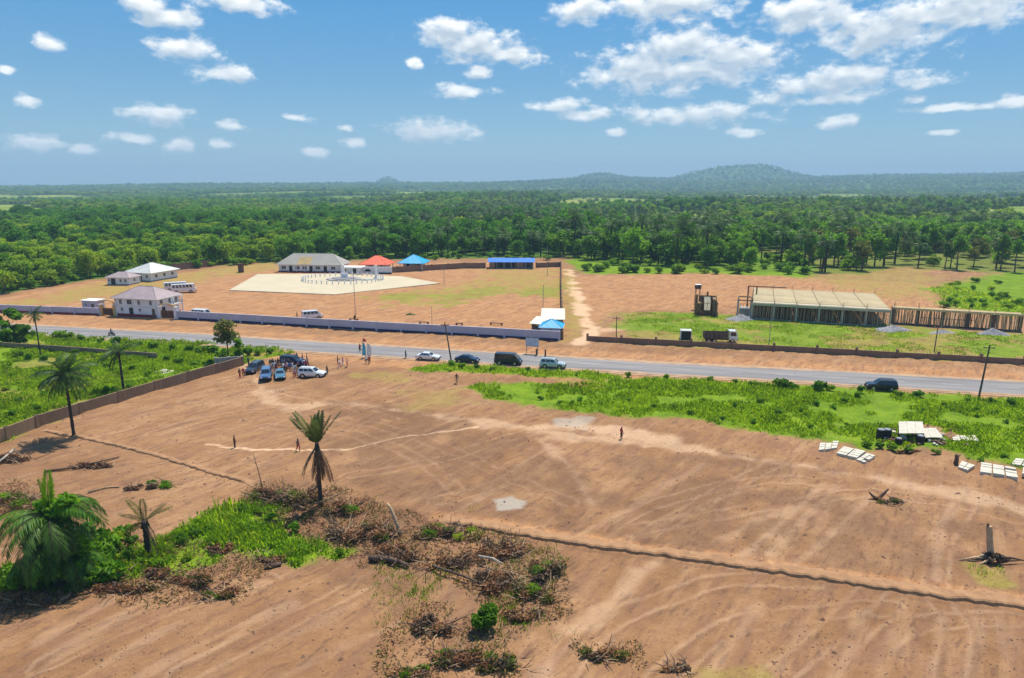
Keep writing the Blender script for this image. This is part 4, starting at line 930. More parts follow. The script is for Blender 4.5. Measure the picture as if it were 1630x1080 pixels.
def car(kind, label, p, heading, col, cat=None, roof=None, group=None):
    s = CARS[kind]; t = thing({'sedan':'sedan_car','suv':'suv_car','van':'van','bus':'minibus'}[kind], label, cat or {'sedan':'car','suv':'car','van':'van','bus':'bus'}[kind], p, heading, group)
    mb = MB(); rings = []
    for (x, zb, zt, hw) in s['st']:
        rings.append([(x,-hw*.90,zb),(x,-hw,zb+(zt-zb)*.35),(x,-hw*.98,zt-(zt-zb)*.18),(x,-hw*.86,zt),(x,hw*.86,zt),(x,hw*.98,zt-(zt-zb)*.18),(x,hw,zb+(zt-zb)*.35),(x,hw*.90,zb)])
    n_ = 8; vs = [v for r_ in rings for v in r_]; fs = []
    for i in range(len(rings)-1):
        for k in range(n_): fs.append((i*n_+k, i*n_+(k+1)%n_, (i+1)*n_+(k+1)%n_, (i+1)*n_+k))
    fs += [tuple(range(n_)), tuple((len(rings)-1)*n_+k for k in range(n_-1,-1,-1))]
    mb.add(vs, fs); mb.build('body', col, t)
    c = s['cab']; (b0,b1),(t0,t1) = c['b'], c['t']; zb, zt, wb, wt = c['zb'], c['zt'], c['wb'], c['wt']
    base = [(b0,-wb,zb),(b1,-wb*.95,zb),(b1,wb*.95,zb),(b0,wb,zb)]; top = [(t0,-wt,zt-.03),(t1,-wt,zt-.05),(t1,wt,zt-.05),(t0,wt,zt-.03)]
    crown = [(t0+.15,-wt*.8,zt),(t1-.2,-wt*.8,zt),(t1-.2,wt*.8,zt),(t0+.15,wt*.8,zt)]
    cb = MB().add(base+top+crown,[(3,2,1,0),(0,1,5,4),(1,2,6,5),(2,3,7,6),(3,0,4,7),(4,5,9,8),(5,6,10,9),(6,7,11,10),(7,4,8,11),(8,9,10,11)]).build('cabin', roof or col, t)
    for sy in (-1, 1):
        q = [(b0,sy*wb,zb),(b1,sy*wb*.95,zb),(t1,sy*wt,zt-.05),(t0,sy*wt,zt-.03)]; k = s['side']
        for i in range(k): pane(t, q, .06+i*.86/k, .06+(i+1)*.86/k-.03, .18, .88, (0,sy*.95,.25))
    pane(t, [base[1],base[2],top[2],top[1]], .07, .93, .12, .92, (.7,0,.6), name='windscreen'); pane(t, [base[3],base[0],top[0],top[3]], .1, .9, .2, .88, (-.8,0,.4), name='rear_window')
    Lh, W = s['L']/2, s['W']/2; r = s['r']; x_ = s['wb']/2
    for sx in (-1, 1):
        for sy in (-1, 1):
            MB().tube([(sx*x_,sy*(W-.16),r),(sx*x_,sy*(W+.005),r)],r*1.18,14).build('wheel_arch','black',t); wheel(t, sx*x_, sy*(W-.07), r)
    zz = s['st'][-1][2]
    for sy in (-1, 1):
        MB().box((Lh-.10,sy*W*.70,zz+.02),(.22,.34,.16),sy*-.25).build('headlight','lamp_clear',t); MB().box((-Lh+.08,sy*W*.78,zz+.12),(.16,.22,.24)).build('tail_light','lamp_red',t)
        MB().box((b1-.28,sy*(wb+.16),zb+.10),(.12,.22,.16)).build('mirror',col,t)
    MB().box((Lh-.05,0,.46),(.22,W*1.72,.20)).build('front_bumper','black',t); MB().box((-Lh+.05,0,.48),(.22,W*1.72,.20)).build('rear_bumper','black',t)
    MB().box((Lh+.01,0,zz-.06),(.10,W*.9,.16)).build('grille','black',t)
    if kind == 'suv':
        for sy in (-1, 1): MB().tube([(t0+.2,sy*wt*.86,zt+.06),(t1-.2,sy*wt*.86,zt+.06)],.03,5).build('roof_rail','black',t)
    return t
def gz0(px, py, z=0.075):
    p = G(px, py); return (p.x, p.y, z)
car('sedan','white sedan stopped at the road edge left of the leaning pole', gz0(682,573), RA, 'p_white')
car('sedan','navy sedan on the road right of the leaning pole', gz0(744,577), RA, 'p_navy')
car('van','black van on the road between navy sedan and silver car', gz0(809,580), RA, 'p_black')
car('suv','silver green off road car with white bonnet, rightmost of the roadside row', gz0(880,586), RA, 'p_silver')
car('suv','black off road car parked at the right end of the road', gz0(1402,621), RA+math.pi, 'p_black')
def gzs(px, py): p = GZ(px, py); p.z += .02; return p
car('suv','white off road car parked beside the crowd', gzs(497,600), R(-6), 'p_white')
car('suv','steel blue off road car facing the camera amid the crowd', gzs(424,604), R(-74), 'p_blue')
car('sedan','small teal car behind the steel blue one', gzs(446,602), R(-70), 'p_teal')
car('suv','dark grey off road car at the left of the parked group', gzs(406,592), R(-95), 'p_dkgrey')
car('suv','black off road car at the back of the crowd', gzs(467,582), R(-12), 'p_navy')
car('van','white minibus parked inside the compound behind the front wall', gzs(497,507), R(28), 'p_white', cat='minibus')
car('van','white van roof showing above the front wall near the gatehouse', gzs(322,506), RA, 'p_white')
car('bus','long white bus parked in the compound, right of its pair', gzs(293,466), R(22), 'p_white')
car('bus','white bus parked in the compound, left of its pair', gzs(281,463), R(26), 'p_white')

def truck(label, p, hd):
    t = thing('tipper_truck', label, 'truck', p, hd)
    MB().box((0,0,.75),(6.6,.9,.25)).build('chassis','black',t)
    cb = MB().add([(1.7,-1.1,.8),(3.5,-1.1,.8),(3.5,1.1,.8),(1.7,1.1,.8),(1.7,-1.05,2.75),(3.15,-1.05,2.75),(3.15,1.05,2.75),(1.7,1.05,2.75),(3.5,-1.1,1.7),(3.5,1.1,1.7)],[(3,2,1,0),(4,5,6,7),(0,1,8,5,4),(3,7,6,9,2),(1,2,9,8),(8,9,6,5),(0,4,7,3)]).build('cab','p_white',t)
    for sy in (-1,1): pane(cb, [(1.95,sy*1.09,1.7),(3.2,sy*1.09,1.7),(3.05,sy*1.06,2.5),(1.95,sy*1.06,2.5)],0,1,0,1,(0,sy,0))
    pane(cb, [(3.5,-1.0,1.75),(3.5,1.0,1.75),(3.18,.95,2.6),(3.18,-.95,2.6)],.05,.95,.05,.95,(.9,0,.3),name='windscreen')
    bd = MB(); bd.box((-1.1,0,1.05),(5.0,2.3,.12))
    for sy in (-1,1): bd.box((-1.1,sy*1.12,1.65),(5.0,.08,1.2))
    bd.box((-3.58,0,1.65),(.08,2.2,1.2)); bd.box((1.36,0,1.85),(.08,2.2,1.6)); tb = bd.build('tipper_body','timberdark',t)
    for k in range(6):
        for sy in (-1,1): MB().box((-3.3+k*.9,sy*1.18,1.65),(.1,.06,1.2)).build('rib','black',tb)
    for x in (-2.6,-1.4,2.5):
        for sy in (-1,1): wheel(t, x, sy*.98, .5, .28)
    MB().box((3.55,0,.8),(.15,2.2,.35)).build('bumper','steel',t)
    for sy in (-1,1): MB().box((3.54,sy*.85,1.15),(.08,.3,.2)).build('headlight','lamp_clear',t)
truck('tipper truck with white cab and dark body behind the low brown wall', gzs(1146,545), R(-6))
p = gzs(1091,540); t = thing('dark_cabin', 'small dark cabin left of the tipper truck', 'cabin', p, R(-8))
MB().box((0,0,1.0),(2.1,1.8,2.0)).build('wall','dark',t); MB().box((0,0,2.06),(2.4,2.1,.12)).build('roof','roof_pale',t); MB().box((-1.12,0,1),(.12,1.9,2)).build('side_panel','offwhite',t); MB().box((1.12,0,1),(.12,1.9,2)).build('side_panel','offwhite',t)

# ------------------------------------------------------------------ people
def body_mesh(name, pose):
    ver = []; edg = []; rad = []
    def v(p, r): ver.append(p); rad.append(r if isinstance(r, tuple) else (r, r)); return len(ver)-1
    def ch(a, seq):
        for p, r in seq: b = v(p, r); edg.append((a, b)); a = b
        return a
    pel = v((0,0,.96),(.155,.11)); che = ch(pel, [((0,0,1.14),(.135,.10)),((0,0,1.34),(.165,.115))])
    hd = ch(che, [((0,-.01,1.48),.062),((0,.005,1.57),(.07,.08)),((0,.012,1.66),(.082,.098))]); ch(hd, [((0,0,1.75),(.066,.078))]); ch(hd, [((0,.118,1.64),.016)])
    hands = []
    for s in (-1, 1):
        leg = pose['leg'][0 if s < 0 else 1]
        ch(pel, [((s*.095,0,.88),.098),((s*.11,leg[0],.50),.068),((s*.115,leg[1],.10),.045),((s*.125,leg[1]+.15,.045),.042)])
        e, w_ = pose['arm'][0 if s < 0 else 1]
        sh = ch(che, [((s*.18,0,1.42),.062)])
        h = ch(sh, [((s*e[0],e[1],e[2]),.045),((s*w_[0],w_[1],w_[2]),.031)])
        d = (Vector((w_[0],w_[1],w_[2])) - Vector((e[0],e[1],e[2]))).normalized(); wp = Vector((s*w_[0],w_[1],w_[2])); dd = Vector((s*d.x,d.y,d.z))
        pm = ch(h, [(tuple(wp + dd*.08),(.036,.022))]); hands.append((wp + dd*.08, dd, s))
    comp = []
    for (c_, dd, s) in hands:
        side = Vector((0,1,0)) if abs(dd.y) < .8 else Vector((1,0,0))
        side = (side - dd*side.dot(dd)).normalized(); nrm = dd.cross(side)
        for k, (o_, ln) in enumerate(((-.028,.06),(-.010,.072),(.010,.068),(.028,.052))):
            a = v(tuple(c_ + side*o_), .009); comp.append(a); ch(a, [(tuple(c_ + side*o_ + dd*(.04+ln*.5) + nrm*.004),.009),(tuple(c_ + side*o_*1.1 + dd*(.03+ln) - nrm*.016*s),.008)])
        a = v(tuple(c_ - dd*.03 + side*.03), .010); comp.append(a); ch(a, [(tuple(c_ + side*.06 + dd*.02),.010),(tuple(c_ + side*.065 + dd*.06),.008)])
    me_ = bpy.data.meshes.new(name); me_.from_pydata(ver, edg, []); o = bpy.data.objects.new(name, me_); COL.objects.link(o)
    md = o.modifiers.new('skin','SKIN'); md.use_smooth_shade = True; md.branch_smoothing = .4
    sv = me_.skin_vertices[0].data
    for i, r_ in enumerate(rad): sv[i].radius = r_; sv[i].use_root = (i == pel or i in comp)
    sb = o.modifiers.new('sub','SUBSURF'); sb.levels = 1; sb.render_levels = 1
    dg = bpy.context.evaluated_depsgraph_get(); dg.update(); res = bpy.data.meshes.new_from_object(o.evaluated_get(dg))
    bpy.data.objects.remove(o, do_unlink=True)
    res.name = name; res.materials.clear()
    for k in range(5): res.materials.append(None)
    mi = []
    for f in res.polygons:
        c_ = f.center
        if c_.z > 1.71 or (c_.z > 1.58 and c_.y < -.035): m_ = 3
        elif c_.z > 1.47: m_ = 0
        elif abs(c_.x) > .205 and c_.z < pose['cuff']: m_ = 0
        elif c_.z > .93: m_ = 1
        elif c_.z < .075: m_ = 4
        else: m_ = 2
        mi.append(m_)
    res.polygons.foreach_set('material_index', mi); res.polygons.foreach_set('use_smooth', [True]*len(mi)); res.update()
    return res
POSES = [dict(leg=((.02,-.03),(.02,-.02)),arm=(((.25,-.02,1.15),(.26,.05,.90)),((.25,-.02,1.15),(.26,.06,.91))),cuff=1.13),
         dict(leg=((.14,.02),(-.02,-.28)),arm=(((.24,-.12,1.17),(.25,-.10,.92)),((.24,.09,1.17),(.24,.26,1.0))),cuff=1.13),
         dict(leg=((.02,-.03),(.05,.0)),arm=(((.27,-.03,1.16),(.16,.20,1.12)),((.25,-.02,1.15),(.26,.06,.91))),cuff=1.10)]
BODY = [body_mesh('body', p_) for p_ in POSES]
M['skin'] = mat('brown_skin', (.085,.042,.026), .55, .1, 6); M['hair'] = mat('black_hair', (.012,.010,.009), .8, .2, 9)
CL = {}
def cloth(c):
    if c not in CL: CL[c] = mat('cloth_%d' % len(CL), c, .85, .12, 6)
    return CL[c]
WHT=(.72,.71,.70); NAV=(.03,.035,.10); BLK=(.02,.02,.022); BLU=(.10,.18,.42); PUR=(.16,.09,.22); RED=(.42,.05,.045); BRN=(.16,.09,.055); TAN=(.42,.30,.18); GRN=(.05,.16,.09); PNK=(.60,.32,.36); GRY=(.22,.22,.24)
CN = {WHT:'white',NAV:'navy',BLK:'black',BLU:'blue',PUR:'purple',RED:'red',BRN:'brown',TAN:'tan',GRN:'green',PNK:'pink',GRY:'grey'}
def person(px, py, top, bot, where, pose=0, face=0.0, group=None, h=1.0, label=None):
    p = GZ(px, py); o = link('person', BODY[pose], None, p, face); o.scale = (h*1.2, h*1.2, h*1.02)
    for i, mm in enumerate((M['skin'], cloth(top), cloth(bot), M['hair'], M['black'])):
        o.material_slots[i].link = 'OBJECT'; o.material_slots[i].material = mm
    tag(o, label or ('person in %s top and %s trousers %s' % (CN[top], CN[bot], where)), 'person', group); return o
CR = 'people gathered around the parked cars'
crowd = [(382,602,BRN,RED,'left of the dark grey car',0),(388,601,RED,BRN,'left of the dark grey car',2),(396,583,NAV,BLK,'behind the dark grey car',0),(434,585,BLK,NAV,'behind the steel blue car',1),(437,591,WHT,NAV,'right of the steel blue car',0),
 (441,599,RED,BLK,'between the steel blue and teal cars',2),(440,589,PUR,BLK,'beside the steel blue car',0),(449,586,BLU,BLK,'left of the black car at the back',0),(452,590,PUR,NAV,'left of the black car at the back',1),(455,584,NAV,BLK,'left of the black car at the back',2),
 (456,593,PNK,BRN,'before the black car at the back',0),(459,587,BLK,BLK,'before the black car at the back',0),(462,591,BLU,NAV,'before the black car at the back',2),(466,592,WHT,WHT,'before the black car at the back',0),(470,595,WHT,TAN,'before the black car at the back',1),
 (472,599,TAN,BRN,'left of the white off road car',0),(475,590,PUR,BLK,'right of the crowd before the black car',0),(479,588,NAV,NAV,'right end of the black car',2),(484,586,WHT,BLK,'right end of the black car',0),(487,588,RED,BLK,'behind the white off road car',0),(490,585,GRY,BLK,'behind the white off road car',1),
 (447,579,GRY,NAV,'beyond the crowd near the meadow',0),(473,576,TAN,NAV,'beyond the black car at the back',0),(482,577,PNK,BLK,'beyond the black car at the back',2),(521,597,BRN,GRN,'right of the white off road car',0),(469,602,PNK,RED,'left of the white off road car',2)]
for i, (px, py, tp_, bt, wh, ps) in enumerate(crowd): person(px, py, tp_, bt, wh, ps, random.uniform(0, 6.28), CR, random.uniform(.97,1.05))
rs = random.Random(31); pal = [WHT,NAV,BLK,BLU,PUR,RED,BRN,TAN,GRN,PNK,GRY]; used = set((c_[2],c_[3]) for c_ in crowd); ex = 0
while ex < 30:
    a, b_ = rs.choice(pal), rs.choice([NAV,BLK,BRN,GRY,TAN,WHT])
    if (a, b_) in used: continue
    used.add((a, b_)); px = rs.choice((rs.uniform(446,492), rs.uniform(446,470), rs.uniform(430,455))); py = rs.uniform(577,592) + (3 if px < 450 else 0)
    person(px, py, a, b_, 'packed in the crowd by the cars', rs.randrange(3), rs.uniform(0,6.28), CR, rs.uniform(.96,1.06)); ex += 1
lone = [(989,697,RED,BLK,'alone on the dirt below the right meadow',0),(374,713,BRN,BLK,'on the pale line far left of the palm',0),(475,719,BRN,RED,'near the pale line by the middle palm',1),(727,611,BRN,TAN,'walking below the leaning pole',1),
 (646,571,NAV,BLK,'at the road edge left of the white sedan',0),(538,582,BLK,RED,'leftmost of the group by the banners',0),(546,585,PNK,WHT,'in the group by the banners',2),(553,586,PNK,RED,'in the group by the banners, further right',0),(541,588,WHT,PNK,'nearest of the group by the banners',1),
 (588,580,RED,BLK,'right of the feather banners',0),(583,579,WHT,GRY,'between the feather banners',2),(573,560,RED,BLK,'on the road behind the feather banners',0),(565,513,BLK,BRN,'at the foot of the floodlight mast',0),(473,508,BRN,TAN,'left of the white minibus in the compound',0)]
for i, (px, py, tp_, bt, wh, ps) in enumerate(lone):
    person(px, py, tp_, bt, wh.replace('squatting spot', 'standing'), ps, random.uniform(0, 6.28), None, random.uniform(.97,1.05))
# motorcycle with rider on the far road
p = gz0(178,535); mc = thing('motorcycle', 'dark motorcycle riding along the far left road', 'motorcycle', p, RA)
for x in (-.65,.65): wheel(mc, x, 0, .31, .12)
MB().tube([(-.65,0,.31),(-.1,0,.45),(.35,0,.5),(.65,0,.31)],.05,6).build('frame','black',mc); MB().box((-.25,0,.78),(.75,.26,.12)).build('seat','black',mc); MB().box((.2,0,.78),(.42,.28,.24),top=(.8,.7)).build('fuel_tank','p_navy',mc)
MB().tube([(.5,-.35,1.05),(.55,0,1.0),(.5,.35,1.05)],.025,5).build('handlebar','steel',mc); MB().tube([(.65,0,.31),(.5,0,1.0)],.04,6).build('fork','steel',mc); MB().box((.62,0,.92),(.12,.18,.18)).build('headlight','lamp_clear',mc); MB().box((.05,0,.45),(.45,.3,.35)).build('engine','steel',mc)
o = link('person', body_mesh('body', dict(leg=((.34,.22),(.34,.22)),arm=(((.27,.12,1.16),(.24,.40,1.10)),((.27,.12,1.16),(.24,.40,1.10))),cuff=1.1)), None, (p[0]-.1*math.cos(RA), p[1]-.1*math.sin(RA), p[2]-.02), RA - R(90))
o.scale = (1.05,1.05,1.0)
for i, mm in enumerate((M['skin'], cloth(NAV), cloth(BLK), M['hair'], M['black'])): o.material_slots[i].link = 'OBJECT'; o.material_slots[i].material = mm
tag(o, 'person in navy top riding the motorcycle on the far left road', 'person')

# ------------------------------------------------------------------ block yard on the right
def block_bed(label, quad, h=.35, gap=.10, group='pale block beds laid out on the dirt'):
    P4 = [Vector(G(*q)[:2]) for q in quad]; c_ = sum(P4, Vector((0,0)))/4; z0 = hz(c_.x, c_.y)
    t = thing('block_bed', label, 'blocks', (c_.x, c_.y, z0), 0, group)
    nu = max(2, round((P4[1]-P4[0]).length/1.15)); nv = max(2, round((P4[3]-P4[0]).length/.75))
    for i in range(nu):
        for j in range(nv):
            if random.random() < .04: continue
            f = lambda u, v: P4[0].lerp(P4[1], u).lerp(P4[3].lerp(P4[2], u), v) - c_
            g = gap/2; q = [f((i+g)/nu,(j+g)/nv),f((i+1-g)/nu,(j+g)/nv),f((i+1-g)/nu,(j+1-g)/nv),f((i+g)/nu,(j+1-g)/nv)]
            MB().prism([(p_.x,p_.y) for p_ in q], -.15, h + random.uniform(-.04,.05)).build('block','sheet',t)
    return t
block_bed('short bed of pale blocks, leftmost of the left row', [(1302,722),(1332,718),(1335,707),(1305,707)])
block_bed('long bed of pale blocks in the middle of the left row', [(1330,726),(1364,734),(1378,724),(1342,715)])
block_bed('small bed of pale blocks, rightmost of the left row', [(1362,736),(1376,740),(1393,730),(1380,725)])
block_bed('small bed of pale blocks before the dark stump at the right edge', [(1524,748),(1540,753),(1552,745),(1530,738)])
block_bed('large bed of pale blocks near the right edge of the dirt', [(1558,758),(1620,768),(1616,752),(1560,743)])
block_bed('bed of pale blocks cut by the right picture edge', [(1625,760),(1665,768),(1665,756),(1627,750)])
block_bed('narrow bed of pale slabs in the right meadow', [(1516,705),(1558,706),(1552,697),(1514,697)], .3)
block_bed('thin bed of pale slabs at the far right in the grass', [(1608,742),(1660,748),(1660,738),(1616,733)], .25)
# pale sheet roofs of the makeshift shelter
def lean_to(label, a, b, c_, d, h0, h1):
    P4 = [G(*q) for q in (a,b,c_,d)]; o = sum((Vector(p_) for p_ in P4), Vector())/4; t = thing('shelter', label, 'shelter', (o.x,o.y,0))
    L4 = [p_ - o for p_ in P4]; hh = [h0,h0,h1,h1]
    n_ = max(3, round((L4[1]-L4[0]).length/1.0))
    for i in range(n_):
        u0, u1 = i/n_+.004, (i+1)/n_-.004
        q = [L4[0].lerp(L4[1],u0),L4[0].lerp(L4[1],u1),L4[3].lerp(L4[2],u1),L4[3].lerp(L4[2],u0)]; zz = [h0,h0,h1,h1]; dz = .02*(i%2)
        MB().add([(q[k].x,q[k].y,zz[k]+dz) for k in range(4)]+[(q[k].x,q[k].y,zz[k]+dz+.04) for k in range(4)],[(3,2,1,0),(4,5,6,7),(0,1,5,4),(1,2,6,5),(2,3,7,6),(3,0,4,7)]).build('roof_sheet','sheet',t)
    for k in range(4): MB().tube([(L4[k].x*.93,L4[k].y*.93,-.1),(L4[k].x*.93,L4[k].y*.93,hh[k])],.06,5).build('post','timberdark',t)
lean_to('makeshift shelter with pale sheet roof in the right meadow', (1429,705),(1470,705),(1466,690),(1428,690),1.3,1.7)
lean_to('lower lean to with pale sheet roof beside the shelter', (1470,706),(1500,706),(1488,695),(1468,695),.8,1.2)
def barrel(label, px, py, r, h):
    p = GZ(px, py); t = thing('water_drum', label, 'drum', p)
    MB().tube([(0,0,0),(0,0,h*.33),(0,0,h*.34),(0,0,h*.66),(0,0,h*.67),(0,0,h)],[r,r,r*1.05,r*1.05,r,r],14).build('barrel','tank',t); MB().tube([(0,0,h),(0,0,h+.08)],[r*.8,r*.7],14).build('lid','steel',t)
barrel('black water drum at the left end of the shelter', 1401, 699, .55, 1.3); barrel('second black water drum beside the shelter', 1411, 699, .55, 1.3); barrel('black water drum in front of the shelter', 1464, 708, .5, 1.1); barrel('dark drum near the shelter post', 1430, 708, .45, .9)
def heap(name, label, px, py, rx, ry, h, m, cat='heap', n_=26, seed=1):
    p = GZ(px, py); r_ = random.Random(seed); vs = []; fs = []; rr = 7
    for i in range(rr+1):
        q = i/rr
        for k in range(n_):
            a = 2*math.pi*k/n_; j = 1 + .16*math.sin(3*a+seed) + .1*r_.uniform(-1,1)
            vs.append((rx*q*j*math.cos(a), ry*q*j*math.sin(a), h*(1-q)**1.15*(1+.18*r_.uniform(-1,1)) - .06*q))
    for i in range(rr):
        for k in range(n_): fs.append((i*n_+k,i*n_+(k+1)%n_,(i+1)*n_+(k+1)%n_,(i+1)*n_+k))
    o = MB().add(vs, fs).build(name, m, None, True); o.location = p; tag(o, label, cat); return o
heap('gravel_heap','grey gravel heap at the left corner of the hall',1179,509,4.2,2.2,1.4,'gravel',seed=1)
heap('gravel_heap','wide grey gravel heap before the middle of the hall',1420,526,4.6,2.4,1.2,'gravel',seed=2)
heap('gravel_heap','low pale gravel heap before the formwork wing',1500,530,3.6,1.6,.7,'gravel',seed=3)
heap('gravel_heap','grey gravel heap near the right end of the formwork wing',1580,532,3.8,2.0,1.4,'gravel',seed=4)
heap('sand_heap','pale sand heap lying in the left meadow',262,592,1.8,1.2,.5,'sheet',seed=5)
heap('earth_heap','low earth heap behind the shelter in the right meadow',1475,687,4.2,1.4,.9,'earth',seed=6)
heap('earth_heap','reddish earth heap right of the shelter',1512,697,1.8,1.0,.8,'earth',seed=7)
heap('earth_heap','small earth mound inside the compound dirt',653,501,1.8,1.0,.5,'lf_olive',seed=8)
for i, (px, py, lw) in enumerate(((675,516,2.6),(731,518,1.8),(790,518,3.4),(563,511,2.4))):
    p = GZ(px, py); t = thing('stone_bench', 'low dark bench behind the front wall, ' + ['left of the thin mast','between thin mast and earth mound','nearest the booth','by the floodlight mast'][i], 'bench', p, RA)
    MB().box((0,0,.5),(lw,.5,.14)).build('seat','rust',t)
    for sx in (-1,1): MB().box((sx*lw*.4,0,.2),(.3,.4,.42)).build('leg','rust',t)
# odds and ends strewn round the shelter
stuff = MB(); rs = random.Random(5)
for i in range(70):
    px = rs.uniform(1395,1540); py = rs.uniform(686,714)
    p = GZ(px, py); stuff.box((p.x,p.y,p.z+.15),(rs.uniform(.2,1.0),rs.uniform(.15,.5),rs.uniform(.1,.5)),rs.uniform(0,3),rs.choice((0,0,1,2,3)))
tag(stuff.build('building_scraps',['timberdark','rust','sheet','timber']), 'scattered boards, bags and scraps around the meadow shelter', 'scraps', kind='stuff')

# ------------------------------------------------------------------ foliage meshes
def leaf_cloud(seed, blobs, n, size, shell=.55, flat=.35, asp=1.6):
    """n leaf faces spread through several uneven lumps (cx,cy,cz,rx,ry,rz)"""
    r = np.random.default_rng(seed); B = np.array(blobs, float)
    vol = (B[:,3]*B[:,4]*B[:,5])**(2/3); k = r.choice(len(B), n, p=vol/vol.sum())
    d = r.normal(size=(n,3)); d /= np.linalg.norm(d,axis=1)[:,None]
    low = (d[:,2] < -.35) & (r.random(n) < .6); d[low,2] *= -1
    rad = shell + (1-shell)*r.random(n)**.6; rad *= 1 + .22*np.sin(d[:,0]*7+k*2.1)*np.sin(d[:,1]*6+k)*np.cos(d[:,2]*5)
    c = B[k,:3] + d*B[k,3:]*rad[:,None]
    nr = d*flat + r.normal(size=(n,3))*.55 + np.array([0,0,.35]); nr /= np.linalg.norm(nr,axis=1)[:,None]
    a = r.normal(size=(n,3)); t = np.cross(nr,a); t /= np.linalg.norm(t,axis=1)[:,None]; b = np.cross(nr,t)
    s = size*(.55+.9*r.random(n))[:,None]
    return np.stack([c-t*s*asp*.5, c+b*s*.42, c+t*s*asp*.5, c-b*s*.42], 1)
def limb_tree(mb, h, r0, blobs, rs, lean=.0, mi=0):
    top = Vector((lean*h, rs.uniform(-.3,.3), h)); f = Vector((lean*h*.3, rs.uniform(-.2,.2), h*.5))
    mb.tube([(0,0,-.3),(0.02,0,h*.12),f,top],[r0*1.25,r0,r0*.8,r0*.35],7,mi)
    for b_ in blobs:
        s = f.lerp(top, rs.uniform(0,.7)); e = Vector(b_[:3]); m_ = s.lerp(e,.5) + Vector((0,0,-.2)); mb.tube([s,m_,e],[r0*.45,r0*.3,r0*.12],5,mi)
def rnd_blobs(rs, n, h0, h1, spread, br):
    out = []
    for i in range(n):
        a = rs.uniform(0,6.28); q = spread*math.sqrt(rs.random()); z = rs.uniform(h0,h1); k = (1 - .45*abs(2*(z-h0)/(h1-h0+.01)-.9))
        b_ = br*rs.uniform(.7,1.3); out.append((q*k*math.cos(a),q*k*math.sin(a),z,b_*1.15,b_*1.15,b_*.8))
    return out
KINDS = []
def kind(name, seed, h0, h1, spread, br, nb, n, size, m, trunk='bark', th=None):
    rs = random.Random(seed); bl = rnd_blobs(rs, nb, h0, h1, spread, br)
    mb = MB(); limb_tree(mb, th or h0+.4*(h1-h0), .22 if h1 > 6 else .12, bl, rs)
    KINDS.append(dict(name=name, trunk=mb.mesh('trunk', trunk, True), crown=quads_mesh('crown', leaf_cloud(seed, bl, int(n*.75), size), m), r=spread+br))
kind('yellow green leafy tree', 1, 2.2, 8.2, 2.6, 1.8, 13, 1500, .55, 'lf_yellow')
kind('yellow green leafy tree', 2, 1.8, 7.0, 2.8, 1.7, 12, 1400, .55, 'lf_yellow')
kind('mid green bushy tree', 3, 2.5, 9.5, 3.0, 1.9, 14, 1600, .58, 'lf_mid')
kind('mid green bushy tree', 4, 2.0, 8.0, 2.6, 1.7, 13, 1500, .55, 'lf_mid')
kind('dark green dense tree', 5, 3.0, 11.0, 3.0, 2.0, 15, 1700, .6, 'lf_dark')
kind('dark green dense tree', 6, 2.5, 9.5, 2.8, 1.9, 13, 1500, .6, 'lf_dark')
kind('olive open crowned tree', 7, 4.2, 9.0, 2.6, 1.3, 12, 900, .5, 'lf_olive', th=6.5)
kind('low lush green tree', 8, 1.0, 4.6, 2.4, 1.4, 10, 1100, .5, 'lf_lush', th=2.6)
kind('slender tree with visible trunk', 9, 6.0, 10.5, 1.6, 1.1, 9, 700, .5, 'lf_mid', th=9)
kind('slender dark tree with visible trunk', 10, 5.0, 10.0, 1.3, 1.0, 9, 650, .5, 'lf_dark', th=9)

def frond_arrays(L_, e0, droop, n=22, ll=.75, hang=.35, wd=.10, seed=0, segs=12, twist=0.0):
    r = random.Random(seed); pts = [Vector((0,0,0))]; tang = []; a = e0
    for i in range(segs):
        s = (i+.5)/segs; a = e0 - droop*s**1.15; t = Vector((math.cos(a), twist*s*.3, math.sin(a))).normalized(); tang.append(t); pts.append(pts[-1]+t*(L_/segs))
    rach = pts; Q = []
    for i in range(n):
        s = .10 + .90*i/(n-1); f = s*segs; k = min(int(f), segs-1); p = pts[k].lerp(pts[k+1], f-k); t = tang[k]
        side = Vector((0,0,1)).cross(t); side = side.normalized() if side.length > .05 else Vector((0,1,0)); up = t.cross(side)
        l_ = ll*(.35+.75*math.sin(math.pi*min(1,.12+.80*s)))*r.uniform(.85,1.1)
        for sg in (-1,1):
            dr = (t*.55 + side*sg*.8 + up*.12*r.uniform(-.5,1) + Vector((0,0,-hang*r.uniform(.6,1.4)))).normalized(); w_ = t*wd*.5
            tip = p + dr*l_ + Vector((0,0,-.12*l_)); m_ = p + dr*l_*.5
            Q.append([p-w_*.6, m_-w_, tip, m_+w_])
    return rach, np.array([[tuple(v_) for v_ in q] for q in Q])
def frond_mesh(m, *a, rm='barkdark', rr=.035, **k):
    rach, Q = frond_arrays(*a, **k); mb = MB(); n_ = len(rach)
    mb.tube(rach, [rr*(1-.8*i/(n_-1)) for i in range(n_)], 4, 1, cap=False)
    for q in Q: mb.add(q, [(0,1,2,3)], 0)
    me_ = bpy.data.meshes.new('frond'); me_.from_pydata(mb.v, [], mb.f); me_.materials.append(M[m]); me_.materials.append(M[rm]); me_.polygons.foreach_set('material_index', mb.m); me_.update(); return me_
